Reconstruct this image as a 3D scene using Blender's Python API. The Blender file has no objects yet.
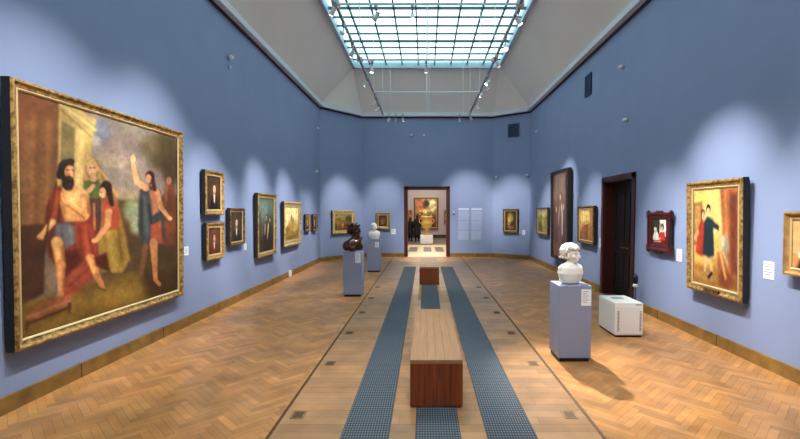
import bpy, bmesh, math, random
import numpy as np
from mathutils import Vector, Matrix
R = math.radians
random.seed(7); rng = np.random.RandomState(5)
S = bpy.context.scene
COL = S.collection

# ------------------------------------------------------------------ materials
def lin(c):
    return tuple(((v/255)/12.92 if v/255 <= .04045 else ((v/255+.055)/1.055)**2.4) for v in c)
def newmat(name):
    m = bpy.data.materials.new(name); m.use_nodes = True
    nt = m.node_tree; b = nt.nodes['Principled BSDF']
    return m, nt, b
def mat(name, rgb, rough=.6, metal=0., var=0., scale=8., bump=0., bscale=60., spec=.5, stretch=(1,1,1)):
    """Principled surface with an optional noise tone variation and a noise bump."""
    m, nt, b = newmat(name); L = nt.links; N = nt.nodes
    c = lin(rgb)
    b.inputs['Roughness'].default_value = rough; b.inputs['Metallic'].default_value = metal
    b.inputs['Specular IOR Level'].default_value = spec
    tc = N.new('ShaderNodeTexCoord'); mp = N.new('ShaderNodeMapping'); mp.inputs['Scale'].default_value = stretch
    L.new(tc.outputs['Object'], mp.inputs['Vector'])
    if var > 0:
        n = N.new('ShaderNodeTexNoise'); n.inputs['Scale'].default_value = scale; n.inputs['Detail'].default_value = 5
        r = N.new('ShaderNodeValToRGB')
        r.color_ramp.elements[0].position = .3; r.color_ramp.elements[1].position = .7
        r.color_ramp.elements[0].color = (*[v*(1-var) for v in c], 1); r.color_ramp.elements[1].color = (*[min(1, v*(1+var)) for v in c], 1)
        L.new(mp.outputs[0], n.inputs['Vector']); L.new(n.outputs['Fac'], r.inputs['Fac']); L.new(r.outputs['Color'], b.inputs['Base Color'])
    else:
        b.inputs['Base Color'].default_value = (*c, 1)
    if bump > 0:
        n = N.new('ShaderNodeTexNoise'); n.inputs['Scale'].default_value = bscale; n.inputs['Detail'].default_value = 4
        bp = N.new('ShaderNodeBump'); bp.inputs['Strength'].default_value = bump; bp.inputs['Distance'].default_value = .01
        L.new(mp.outputs[0], n.inputs['Vector']); L.new(n.outputs['Fac'], bp.inputs['Height']); L.new(bp.outputs[0], b.inputs['Normal'])
    return m
def attr_mat(name, rough=.5, spec=.5, grain=0., gscale=(1,1,1), bump=0.):
    m, nt, b = newmat(name); L = nt.links; N = nt.nodes
    a = N.new('ShaderNodeAttribute'); a.attribute_name = 'Col'
    b.inputs['Roughness'].default_value = rough; b.inputs['Specular IOR Level'].default_value = spec
    if grain:
        tc = N.new('ShaderNodeTexCoord'); mp = N.new('ShaderNodeMapping'); mp.inputs['Scale'].default_value = gscale
        n = N.new('ShaderNodeTexNoise'); n.inputs['Scale'].default_value = 3; n.inputs['Detail'].default_value = 6
        r = N.new('ShaderNodeMapRange'); r.inputs['From Min'].default_value = .3; r.inputs['From Max'].default_value = .7
        r.inputs['To Min'].default_value = 1-grain; r.inputs['To Max'].default_value = 1+grain
        mx = N.new('ShaderNodeMix'); mx.data_type = 'RGBA'; mx.blend_type = 'MULTIPLY'; mx.inputs[0].default_value = 1
        L.new(tc.outputs['Object'], mp.inputs[0]); L.new(mp.outputs[0], n.inputs['Vector']); L.new(n.outputs['Fac'], r.inputs['Value'])
        L.new(a.outputs['Color'], mx.inputs[6]); L.new(r.outputs[0], mx.inputs[7]); L.new(mx.outputs[2], b.inputs['Base Color'])
    else:
        L.new(a.outputs['Color'], b.inputs['Base Color'])
    return m
M = {}
M['wall'] = mat('blue_wall_paint', (134,148,184), .75, var=.03, scale=1.5, bump=.05, bscale=120)
M['pale'] = mat('cove_plaster', (240,232,226), .9, var=.03, scale=.8)
M['cornice'] = mat('cornice_paint', (214,216,224), .6)
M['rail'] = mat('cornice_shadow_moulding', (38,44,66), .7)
M['pedestal'] = mat('pedestal_paint', (140,148,174), .5, var=.02, scale=3)
M['black'] = mat('black_plinth', (14,14,18), .5)
M['white'] = mat('white_enamel', (232,232,230), .4)
M['card'] = mat('white_card', (238,240,244), .7)
M['print'] = mat('grey_print', (120,124,138), .8)
M['paletext'] = mat('pale_vinyl_lettering', (196,204,226), .6)
M['palepanel'] = mat('pale_vinyl_panel', (146,158,194), .6)
M['marble'] = mat('white_marble', (238,234,224), .45, var=.03, scale=6)
M['bronze'] = mat('dark_bronze', (74,48,36), .38, .55, var=.25, scale=14)
M['skirt'] = mat('brown_marble_skirting', (128,96,48), .4, var=.35, scale=5, bump=.05)
M['joint'] = mat('skirting_joint', (60,40,22), .7)
M['benchtop'] = mat('pale_oak_top', (166,122,82), .45, var=.16, scale=3, stretch=(14,.8,1))
M['benchside'] = mat('red_brown_oak_panel', (132,62,28), .45, var=.35, scale=3, stretch=(16,16,.7))
M['groove'] = mat('brass_groove', (84,62,34), .55, .3)
M['hatch'] = mat('worn_brass_cover', (134,100,62), .5, .2, var=.3, scale=30)
M['bar'] = mat('skylight_bar', (72,92,104), .6)
M['skyframe'] = mat('skylight_kerb', (176,200,216), .5)
M['rod'] = mat('track_white', (206,212,220), .4)
M['rodside'] = mat('track_grey', (112,118,128), .45)
M['wire'] = mat('steel_wire', (226,230,236), .5)
M['fixture'] = mat('spotlight_grey', (150,160,172), .4)
M['fixdark'] = mat('spotlight_dark_collar', (44,50,60), .5)
M['doorframe'] = mat('dark_red_door_timber', (70,26,22), .45, var=.2, scale=4, stretch=(10,10,1))
M['doordark'] = mat('near_black_mahogany', (24,6,8), .6, var=.25, scale=4, stretch=(10,10,1))
M['gallery'] = mat('grey_lilac_plaster', (176,164,166), .8)
M['cream'] = mat('cream_stone', (226,206,172), .35, var=.08, scale=3)
M['stone'] = mat('grey_stone_inlay', (104,98,94), .35, var=.12, scale=6)
M['gilturn'] = mat('honey_alabaster', (206,166,86), .35, var=.22, scale=9)
M['skin'] = mat('skin', (206,150,120), .6)
M['coat'] = mat('black_cloth', (12,12,16), .85)
M['hair'] = mat('dark_hair', (24,18,16), .8)
M['vent'] = mat('blue_vent_metal', (58,76,116), .6)
M['ventdark'] = mat('vent_slot', (34,44,74), .7)
M['sensor'] = mat('sensor_white', (226,230,236), .4)
M['slot'] = mat('cabinet_slot', (112,84,72), .7)
M['redframe'] = mat('crimson_lacquer_frame', (70,14,20), .35, var=.25, scale=12, bump=.3, bscale=30)
def gold(name, a, b_, sc=22):
    m, nt, b = newmat(name); L = nt.links; N = nt.nodes
    tc = N.new('ShaderNodeTexCoord'); n = N.new('ShaderNodeTexNoise'); n.inputs['Scale'].default_value = sc; n.inputs['Detail'].default_value = 4
    r = N.new('ShaderNodeValToRGB'); r.color_ramp.elements[0].position = .38; r.color_ramp.elements[1].position = .62
    r.color_ramp.elements[0].color = (*lin(a), 1); r.color_ramp.elements[1].color = (*lin(b_), 1)
    v = N.new('ShaderNodeTexVoronoi'); v.inputs['Scale'].default_value = sc*1.6
    bp = N.new('ShaderNodeBump'); bp.inputs['Strength'].default_value = .6; bp.inputs['Distance'].default_value = .006
    L.new(tc.outputs['Object'], n.inputs['Vector']); L.new(n.outputs['Fac'], r.inputs['Fac']); L.new(r.outputs[0], b.inputs['Base Color'])
    L.new(tc.outputs['Object'], v.inputs['Vector']); L.new(v.outputs['Distance'], bp.inputs['Height']); L.new(bp.outputs[0], b.inputs['Normal'])
    b.inputs['Metallic'].default_value = .35; b.inputs['Roughness'].default_value = .42
    return m
M['gilt'] = gold('gilt_gesso', (118,88,42), (190,152,88))
M['giltpale'] = gold('pale_gilt', (158,128,74), (222,192,128))
M['giltdark'] = gold('tarnished_gilt', (66,46,24), (136,104,56))
M['giltin'] = mat('pale_gilt_slip', (206,182,136), .4, .3)
M['frameside'] = mat('dark_frame_side', (24,18,16), .6)
M['wood'] = gold('light_wood_frame', (150,112,62), (190,150,92), 9)
M['darkwood'] = mat('dark_wood_frame', (40,28,26), .45, var=.3, scale=12)
M['canvas'] = attr_mat('oil_paint', .5, .3)
M['floor'] = attr_mat('oak_parquet', .34, .45, .22, (1.1,1.1,1))
M['floorgap'] = mat('parquet_gap', (96,62,34), .7)
def emis(name, rgb, s):
    m = bpy.data.materials.new(name); m.use_nodes = True; nt = m.node_tree; nt.nodes.clear()
    o = nt.nodes.new('ShaderNodeOutputMaterial'); e = nt.nodes.new('ShaderNodeEmission')
    e.inputs[0].default_value = (*lin(rgb), 1); e.inputs[1].default_value = s; nt.links.new(e.outputs[0], o.inputs[0]); return m
M['lens'] = emis('lit_lens', (255,250,240), 9)
M['fill_panel'] = emis('lit_fill_panel', (255,240,215), 3)  # glow of the fill panels added in the gallery beyond
def glass():
    m = bpy.data.materials.new('frosted_skylight_glass'); m.use_nodes = True; nt = m.node_tree; nt.nodes.clear(); N = nt.nodes; L = nt.links
    o = N.new('ShaderNodeOutputMaterial'); t = N.new('ShaderNodeBsdfTransparent'); t.inputs[0].default_value = (.86,.97,.98,1)
    tr = N.new('ShaderNodeBsdfTranslucent'); tr.inputs[0].default_value = (.9,.97,.97,1)
    x = N.new('ShaderNodeMixShader'); x.inputs[0].default_value = .2
    L.new(t.outputs[0], x.inputs[1]); L.new(tr.outputs[0], x.inputs[2]); L.new(x.outputs[0], o.inputs[0]); return m
M['glass'] = glass()
def mat_mat():
    """ribbed entrance matting: fine lengthwise cords crossed by thin bars"""
    m, nt, b = newmat('ribbed_matting'); L = nt.links; N = nt.nodes
    tc = N.new('ShaderNodeTexCoord'); sx = N.new('ShaderNodeSeparateXYZ'); L.new(tc.outputs['Object'], sx.inputs[0])
    def tri(out, per, thr):
        a = N.new('ShaderNodeMath'); a.operation = 'MULTIPLY'; a.inputs[1].default_value = 1/per
        f = N.new('ShaderNodeMath'); f.operation = 'FRACT'; g = N.new('ShaderNodeMath'); g.operation = 'GREATER_THAN'; g.inputs[1].default_value = thr
        L.new(out, a.inputs[0]); L.new(a.outputs[0], f.inputs[0]); L.new(f.outputs[0], g.inputs[0]); return g.outputs[0]
    p = tri(sx.outputs[0], .022, .55); q = tri(sx.outputs[1], .04, .5)
    mu = N.new('ShaderNodeMath'); mu.operation = 'MULTIPLY'; L.new(p, mu.inputs[0]); L.new(q, mu.inputs[1])
    ad = N.new('ShaderNodeMath'); ad.operation = 'ADD'; ad.use_clamp = True
    s2 = N.new('ShaderNodeMath'); s2.operation = 'MULTIPLY'; s2.inputs[1].default_value = .12; L.new(q, s2.inputs[0])
    L.new(mu.outputs[0], ad.inputs[0]); L.new(s2.outputs[0], ad.inputs[1])
    mx = N.new('ShaderNodeMix'); mx.data_type = 'RGBA'; mx.inputs[6].default_value = (*lin((34,42,52)), 1); mx.inputs[7].default_value = (*lin((112,126,140)), 1)
    L.new(ad.outputs[0], mx.inputs[0]); L.new(mx.outputs[2], b.inputs['Base Color']); b.inputs['Roughness'].default_value = .7
    return m
M['mat'] = mat_mat()

# ------------------------------------------------------------------ mesh helpers
def obj(name, bm, m, parent=None, smooth=False, loc=None):
    me = bpy.data.meshes.new(name); bm.normal_update(); bm.to_mesh(me); bm.free()
    for x in (m if isinstance(m, (list, tuple)) else [m]): me.materials.append(x)
    if smooth:
        for p in me.polygons: p.use_smooth = True
    o = bpy.data.objects.new(name, me); COL.objects.link(o)
    if parent: o.parent = parent
    if loc: o.location = loc
    return o
def tag(o, label, cat, group=None, kind=None):
    if label: o['label'] = label
    if cat: o['category'] = cat
    if group: o['group'] = group
    if kind: o['kind'] = kind
    return o
def empty(name, loc, rot=(0,0,0)):
    o = bpy.data.objects.new(name, None); COL.objects.link(o); o.location = loc; o.rotation_euler = rot
    o.empty_display_size = .1; return o
def struct(name, bm, m, parent=None):
    o = obj(name, bm, m, parent)
    if not parent: o['kind'] = 'structure'
    return o
def BM(): return bmesh.new()
def box(bm, x0, y0, z0, x1, y1, z1, mi=0, bev=0):
    r = bmesh.ops.create_cube(bm, size=1)
    bmesh.ops.scale(bm, vec=(x1-x0, y1-y0, z1-z0), verts=r['verts'])
    bmesh.ops.translate(bm, vec=((x0+x1)/2, (y0+y1)/2, (z0+z1)/2), verts=r['verts'])
    fs = {f for v in r['verts'] for f in v.link_faces}
    for f in fs: f.material_index = mi
    if bev:
        es = {e for v in r['verts'] for e in v.link_edges}
        bmesh.ops.bevel(bm, geom=list(es), offset=bev, segments=2, affect='EDGES')
    return bm
def quad(bm, pts, mi=0):
    f = bm.faces.new([bm.verts.new(p) for p in pts]); f.material_index = mi; return f
def tube(bm, a, b, r0, r1=None, seg=12, mi=0):
    a, b = Vector(a), Vector(b); r1 = r0 if r1 is None else r1; d = b-a
    q = d.to_track_quat('Z', 'Y').to_matrix().to_4x4(); q.translation = (a+b)/2
    r = bmesh.ops.create_cone(bm, cap_ends=True, segments=seg, radius1=r0, radius2=r1, depth=d.length, matrix=q)
    for v in r['verts']:
        for f in v.link_faces: f.material_index = mi
    return bm
def ball(bm, c, r, u=16, v=12, rot=None):
    r = (r, r, r) if not hasattr(r, '__len__') else r
    mt = Matrix.Translation(c) @ (rot.to_4x4() if rot else Matrix.Identity(4)) @ Matrix.Diagonal((*r, 1))
    bmesh.ops.create_uvsphere(bm, u_segments=u, v_segments=v, radius=1, matrix=mt)
def limb(bm, a, b, r0, r1=None):
    r1 = r0 if r1 is None else r1
    tube(bm, a, b, r0, r1, 14); ball(bm, a, r0); ball(bm, b, r1)
def lathe(bm, prof, seg=28, c=(0,0,0)):
    rings = []
    for r, z in prof:
        rings.append([bm.verts.new((c[0]+r*math.cos(2*math.pi*i/seg), c[1]+r*math.sin(2*math.pi*i/seg), c[2]+z)) for i in range(seg)])
    for a, b in zip(rings, rings[1:]):
        for i in range(seg): bm.faces.new((a[i], a[(i+1) % seg], b[(i+1) % seg], b[i]))
    bm.faces.new(rings[0][::-1]); bm.faces.new(rings[-1])
    return bm
def fuse(o, vox=.01, it=2):
    """melts overlapping volumes into one continuous surface"""
    r = o.modifiers.new('fuse', 'REMESH'); r.mode = 'VOXEL'; r.voxel_size = vox; r.use_smooth_shade = True
    s = o.modifiers.new('soften', 'SMOOTH'); s.factor = .5; s.iterations = it
    return o

# ------------------------------------------------------------------ room dimensions (metres)
XL, XR, YN = -3.76, 3.93, -2.2
D1, D1R, D2 = 15.8, 16.5, 17.45
CL, CR = -2.48, 2.67
H = 5.54
AX = .105                                    # axis of the benches and mats
room = [(XL, YN), (XL, D1), (CL, D2), (CR, D2), (XR, D1R), (XR, YN)]

# ------------------------------------------------------------------ floor: herringbone sides, cross-laid boards in the middle
def plank(bm, lay, pts, tone):
    f = bm.faces.new([bm.verts.new((x, y, 0)) for x, y in pts])
    for l in f.loops: l[lay] = (*tone, 1)
def tone(base, v):
    k = 1 + random.uniform(-v, v); h = random.uniform(-.05, .05)
    c = lin(base); return (c[0]*k*(1+h), c[1]*k, c[2]*k*(1-h*1.5))
def clip(bm, co, no):
    bmesh.ops.bisect_plane(bm, geom=bm.verts[:]+bm.edges[:]+bm.faces[:], plane_co=co, plane_no=no, clear_outer=True)
GL_, GR_ = AX-1.36, AX+1.32
def herring(x0, x1):
    bm = BM(); lay = bm.loops.layers.float_color.new('Col')
    w, n = .068, 5; g = .0009; c = math.cos(R(45)); s = math.sin(R(45))
    cx, cy = (x0+x1)/2, (YN+D2)/2; rad = (D2-YN)/2+2
    K = int(rad*1.1/w)
    for i in range(-K, K):
        for j in range(-K, K):
            k = (i-j) % (2*n)
            if k == 0: a, b, a2, b2 = i*w, j*w, (i+n)*w, (j+1)*w
            elif k == 2*n-1: a, b, a2, b2 = i*w, j*w, (i+1)*w, (j+n)*w
            else: continue
            q = [(a+g, b+g), (a2-g, b+g), (a2-g, b2-g), (a+g, b2-g)]
            q = [(cx+x*c-y*s, cy+x*s+y*c) for x, y in q]
            mx = sum(p[0] for p in q)/4; my = sum(p[1] for p in q)/4
            if mx < x0-.6 or mx > x1+.6 or my < YN-.6 or my > D2+.6: continue
            plank(bm, lay, q, tone((180,127,75), .2))
    clip(bm, (x0, 0, 0), (-1, 0, 0)); clip(bm, (x1, 0, 0), (1, 0, 0)); clip(bm, (0, YN, 0), (0, -1, 0)); clip(bm, (0, D2, 0), (0, 1, 0))
    n1 = Vector((-(D2-D1), CL-XL, 0)); clip(bm, (XL, D1, 0), n1)
    n2 = Vector(((D2-D1R), XR-CR, 0)); clip(bm, (XR, D1R, 0), n2)
    return bm
bm = herring(XL, GL_)
o2 = herring(GR_, XR); me_t = bpy.data.meshes.new('t'); o2.to_mesh(me_t); o2.free(); bm.from_mesh(me_t)
lay = bm.loops.layers.float_color['Col']
y = YN
while y < D2:
    x = GL_
    while x < GR_:
        L_ = random.uniform(.9, 1.5); x2 = min(GR_, x+L_)
        plank(bm, lay, [(x+.001, y+.001), (x2-.001, y+.001), (x2-.001, min(D2, y+.128)), (x+.001, min(D2, y+.128))], tone((166,124,84), .18)); x = x2
    y += .13
f = bm.faces.new([bm.verts.new((px, py, -.004)) for px, py in reversed(room)]); f.normal_flip(); f.material_index = 1
for f in bm.faces:
    if f.normal.z < 0: f.normal_flip()
struct('floor', bm, [M['floor'], M['floorgap']])
for i, gx in enumerate((GL_, GR_)):
    bm = BM(); box(bm, gx-.009, YN, -.003, gx+.009, D2, .003)
    box(bm, gx-.014, YN, -.003, gx-.01, D2, .004, 1); box(bm, gx+.01, YN, -.003, gx+.014, D2, .004, 1)
    struct('trim_%d' % (i+1), bm, [M['groove'], M['giltdark']])

# ------------------------------------------------------------------ walls
T = .32
DY0, DY1, DZ = 8.31, 9.66, 2.45              # side doorway in the right wall
bm = BM(); box(bm, XL-T, YN-T, 0, XL, D1+.1, H+.2); struct('wall_left', bm, M['wall'])
bm = BM(); box(bm, XR, YN-T, 0, XR+T, DY0, H+.2); box(bm, XR, DY1, 0, XR+T, D1R+.1, H+.2); box(bm, XR, DY0, DZ, XR+T, DY1, H+.2)
struct('wall_right', bm, M['wall'])
bx0, bx1, bz = -.72, .88, 2.69               # doorway in the far wall
bm = BM(); box(bm, CL-.1, D2, 0, bx0, D2+T, H+.2); box(bm, bx1, D2, 0, CR+.1, D2+T, H+.2); box(bm, bx0, D2, bz, bx1, D2+T, H+.2)
struct('wall_far', bm, M['wall'])
bm = BM(); box(bm, XL-T, YN-T, 0, XR+T, YN, H+.2); struct('wall_near', bm, M['wall'])
def slab(p, q, z0, z1, t, out):
    """upright slab along p-q, thickness t towards out"""
    d = Vector((q[0]-p[0], q[1]-p[1], 0)).normalized(); n = Vector((d.y, -d.x, 0))*out
    bm = BM(); a, b = Vector((*p, 0)), Vector((*q, 0)); pts = [a, b, b+n*t, a+n*t]
    lo = [bm.verts.new((v.x, v.y, z0)) for v in pts]; hi = [bm.verts.new((v.x, v.y, z1)) for v in pts]
    bm.faces.new(lo); bm.faces.new(hi)
    for i in range(4): bm.faces.new((lo[i], lo[(i+1) % 4], hi[(i+1) % 4], hi[i]))
    bmesh.ops.recalc_face_normals(bm, faces=bm.faces[:]); return bm
struct('wall_far_left_corner', slab((XL, D1), (CL, D2), 0, H+.2, T, -1), M['wall'])
struct('wall_far_right_corner', slab((CR, D2), (XR, D1R), 0, H+.2, T, -1), M['wall'])
# skirting with stone joints
def skirting(name, p, q):
    bm = slab(p, q, 0, .15, .035, 1)
    d = Vector((q[0]-p[0], q[1]-p[1], 0)); ln = d.length; d.normalize(); n = Vector((d.y, -d.x, 0))
    k = .9
    while k < ln:
        c = Vector((*p, 0))+d*k
        for a in (0,):
            pts = [c-d*.006, c+d*.006, c+d*.006+n*.037, c-d*.006+n*.037]
            lo = [bm.verts.new((v.x, v.y, .002)) for v in pts]; hi = [bm.verts.new((v.x, v.y, .152)) for v in pts]
            fs = [bm.faces.new(hi), bm.faces.new(lo)]+[bm.faces.new((lo[i], lo[(i+1) % 4], hi[(i+1) % 4], hi[i])) for i in range(4)]
            for f in fs: f.material_index = 1
        k += 1.5
    bmesh.ops.recalc_face_normals(bm, faces=bm.faces[:])
    struct(name, bm, [M['skirt'], M['joint']])
skirting('baseboard_left', (XL, YN), (XL, D1)); skirting('baseboard_far_left_corner', (XL, D1), (CL, D2))
skirting('baseboard_far_left', (CL, D2), (bx0-.11, D2)); skirting('baseboard_far_right', (bx1+.11, D2), (CR, D2))
skirting('baseboard_far_right_corner', (CR, D2), (XR, D1R)); skirting('baseboard_right_far', (XR, D1R), (XR, DY1+.1))
skirting('baseboard_right_near', (XR, DY0-.1), (XR, YN))

# cornice: white moulding over a picture rail coloured dark as its shadow line
def cornice(name, z0, z1, t, m):
    bm = BM(); P = room; n = len(P); inner = []
    for i in range(n):
        a, b, c = Vector(P[i-1]), Vector(P[i]), Vector(P[(i+1) % n])
        d1 = (b-a).normalized(); d2 = (c-b).normalized(); n1 = Vector((d1.y, -d1.x)); n2 = Vector((d2.y, -d2.x))
        m_ = (n1+n2).normalized(); inner.append(b+m_*(t/m_.dot(n1)))
    for i in range(n):
        j = (i+1) % n
        a, b, c, d = P[i], P[j], inner[j], inner[i]
        vs = [bm.verts.new((x[0], x[1], z)) for z in (z0, z1) for x in (a, b, c, d)]
        for q in ((0,1,2,3), (4,5,6,7), (2,3,7,6), (0,1,5,4)): bm.faces.new([vs[k] for k in q])
    bmesh.ops.recalc_face_normals(bm, faces=bm.faces[:]); struct(name, bm, m)
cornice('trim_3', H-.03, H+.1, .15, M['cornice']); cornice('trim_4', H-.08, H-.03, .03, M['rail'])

# ceiling: sloping coves up to the skylight kerb
SX0, SX1, SY0, SY1, SZ = -2.64, 2.75, -1.0, 16.36, 7.05
bm = BM(); lo = [(x, y, H+.05) for x, y in room]
A, B_, C_, D_ = (SX0, SY0, SZ), (SX0, SY1, SZ), (SX1, SY1, SZ), (SX1, SY0, SZ)
quad(bm, [lo[0], lo[1], B_, A]); quad(bm, [lo[1], lo[2], B_]); quad(bm, [lo[2], lo[3], C_, B_]); quad(bm, [lo[3], lo[4], C_])
quad(bm, [lo[4], lo[5], D_, C_]); quad(bm, [lo[5], lo[0], A, D_])
bmesh.ops.remove_doubles(bm, verts=bm.verts[:], dist=.0001); bmesh.ops.recalc_face_normals(bm, faces=bm.faces[:])
o = struct('ceiling', bm, M['pale']); so = o.modifiers.new('depth', 'SOLIDIFY'); so.thickness = .12; so.offset = 1
# skylight
win = empty('window_1', ((SX0+SX1)/2, (SY0+SY1)/2, SZ)); win['kind'] = 'structure'
def wobj(name, bm, m):
    bmesh.ops.translate(bm, vec=-Vector(win.location), verts=bm.verts[:]); return obj(name, bm, m, win)
bm = BM(); k = .14
for a in ((SX0-.02, SY0, SX0+.09, SY1), (SX1-.09, SY0, SX1+.02, SY1)): box(bm, a[0], a[1], SZ-.03, a[2], a[3], SZ+.28)
box(bm, SX0, SY1-.12, SZ-.03, SX1, SY1+.02, SZ+.28); box(bm, SX0, SY0, SZ-.03, SX1, SY0+.12, SZ+.28)
wobj('window_frame', bm, M['skyframe'])
PZ = SZ+.12
bm = BM(); nx = 9
for i in range(1, nx):
    x = SX0+.05+(SX1-SX0-.1)*i/nx; box(bm, x-.018, SY0, PZ-.05, x+.018, SY1, PZ+.03)
wobj('glazing_bar', bm, M['bar'])
bm = BM(); y = SY1-.565; i = 1
while y > SY0:
    t, d = (.018, .05) if i % 4 == 0 else (.011, .03)
    box(bm, SX0, y-t, PZ-d, SX1, y+t, PZ+.02); y -= .565; i += 1
wobj('cross_bar', bm, M['bar'])
bm = BM(); box(bm, SX0, SY0, PZ+.03, SX1, SY1, PZ+.04); wobj('pane', bm, M['glass'])

# ------------------------------------------------------------------ doorways
d = empty('door_1', (AX-.02, D2, 0)); d['kind'] = 'structure'
def dobj(name, bm, m, root):
    bmesh.ops.translate(bm, vec=-Vector(root.location), verts=bm.verts[:]); return obj(name, bm, m, root)
bm = BM()
for y0, y1 in ((D2-.04, D2-.001), (D2+T+.001, D2+T+.04)):
    box(bm, bx0-.105, y0, 0, bx0+.015, y1, bz+.1); box(bm, bx1-.015, y0, 0, bx1+.105, y1, bz+.1); box(bm, bx0-.105, y0, bz-.015, bx1+.105, y1, bz+.1)
box(bm, bx0, D2-.001, 0, bx0+.03, D2+T, bz); box(bm, bx1-.03, D2-.001, 0, bx1, D2+T, bz); box(bm, bx0, D2-.001, bz-.03, bx1, D2+T, bz)
dobj('door_frame', bm, M['doorframe'], d)
bm = BM(); box(bm, bx0, D2-.02, -.02, bx1, D2+T+.02, .006); dobj('threshold', bm, M['cream'], d)
d = empty('door_2', (XR, (DY0+DY1)/2, 0)); d['kind'] = 'structure'
bm = BM(); x0 = XR-.03
box(bm, x0, DY0-.09, 0, XR+.03, DY0+.015, DZ+.09); box(bm, x0, DY1-.015, 0, XR+.03, DY1+.09, DZ+.09); box(bm, x0, DY0-.09, DZ-.015, XR+.03, DY1+.09, DZ+.09)
box(bm, XR, DY0, 0, XR+T, DY0+.03, DZ); box(bm, XR, DY1-.03, 0, XR+T, DY1, DZ); box(bm, XR, DY0, DZ-.03, XR+T, DY1, DZ)
dobj('door_frame', bm, M['doorframe'], d)
bm = BM(); box(bm, XR+.001, DY0, -.05, XR+T, DY1, .004); dobj('threshold', bm, M['doorframe'], d)
bm = BM(); box(bm, XR+.255, DY0+.03, 0, XR+T, DY1-.03, DZ-.03); dobj('door_back', bm, M['doordark'], d)
for a, b in ((DY0+.03, (DY0+DY1)/2-.003), ((DY0+DY1)/2+.003, DY1-.03)):
    bm = BM(); box(bm, XR+.2, a, .01, XR+.25, b, DZ-.03)
    for z0, z1 in ((.2, .95), (1.1, DZ-.25)):
        m_ = .1
        for q in ((a+m_, z0, b-m_, z0+.03), (a+m_, z1-.03, b-m_, z1), (a+m_, z0, a+m_+.03, z1), (b-m_-.03, z0, b-m_, z1)):
            box(bm, XR+.185, q[0], q[1], XR+.201, q[2], q[3])
    lf = dobj('door_leaf', bm, M['doordark'], d)
    hx = b-.07 if a < (DY0+DY1)/2-.1 else a+.07
    bm = BM(); tube(bm, (XR+.2, hx, 1.05), (XR+.15, hx, 1.05), .012); tube(bm, (XR+.15, hx, 1.05), (XR+.15, hx+(-.1 if hx < (DY0+DY1)/2 else .1), 1.05), .01)
    bmesh.ops.translate(bm, vec=-Vector(d.location), verts=bm.verts[:]); obj('door_handle', bm, M['hatch'], lf)

# ------------------------------------------------------------------ the gallery seen through the far doorway
G0, G1, GX0, GX1, GH = D2+T, 30.0, -3.4, 3.6, 4.6
bm = BM()
quad(bm, [(GX0, G0, 0), (GX1, G0, 0), (GX1, G1, 0), (GX0, G1, 0)], 0)
for (x0, x1) in ((-.77, -.36), (-.07, .3), (.48, .87)): quad(bm, [(x0, 19.7, .002), (x1, 19.7, .002), (x1, 22.2, .002), (x0, 22.2, .002)], 1)
quad(bm, [(GX0, 23.7, .002), (GX1, 23.7, .002), (GX1, G1, .002), (GX0, G1, .002)], 1)
struct('floor_gallery_beyond', bm, [M['cream'], M['stone']])
bm = BM(); box(bm, GX0-T, G1, 0, GX1+T, G1+T, GH); struct('wall_gallery_end', bm, M['gallery'])
bm = BM(); box(bm, GX0-T, G0, 0, GX0, G1, GH); struct('wall_gallery_left', bm, M['gallery'])
bm = BM(); box(bm, GX1, G0, 0, GX1+T, G1, GH); struct('wall_gallery_right', bm, M['gallery'])
bm = BM(); box(bm, GX0-T, G0, GH, GX1+T, G1+T, GH+.2); struct('ceiling_gallery_beyond', bm, M['pale'])
bm = BM(); box(bm, GX0, G1-.04, 0, GX1, G1, .22); struct('baseboard_gallery_end', bm, M['joint'])

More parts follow.
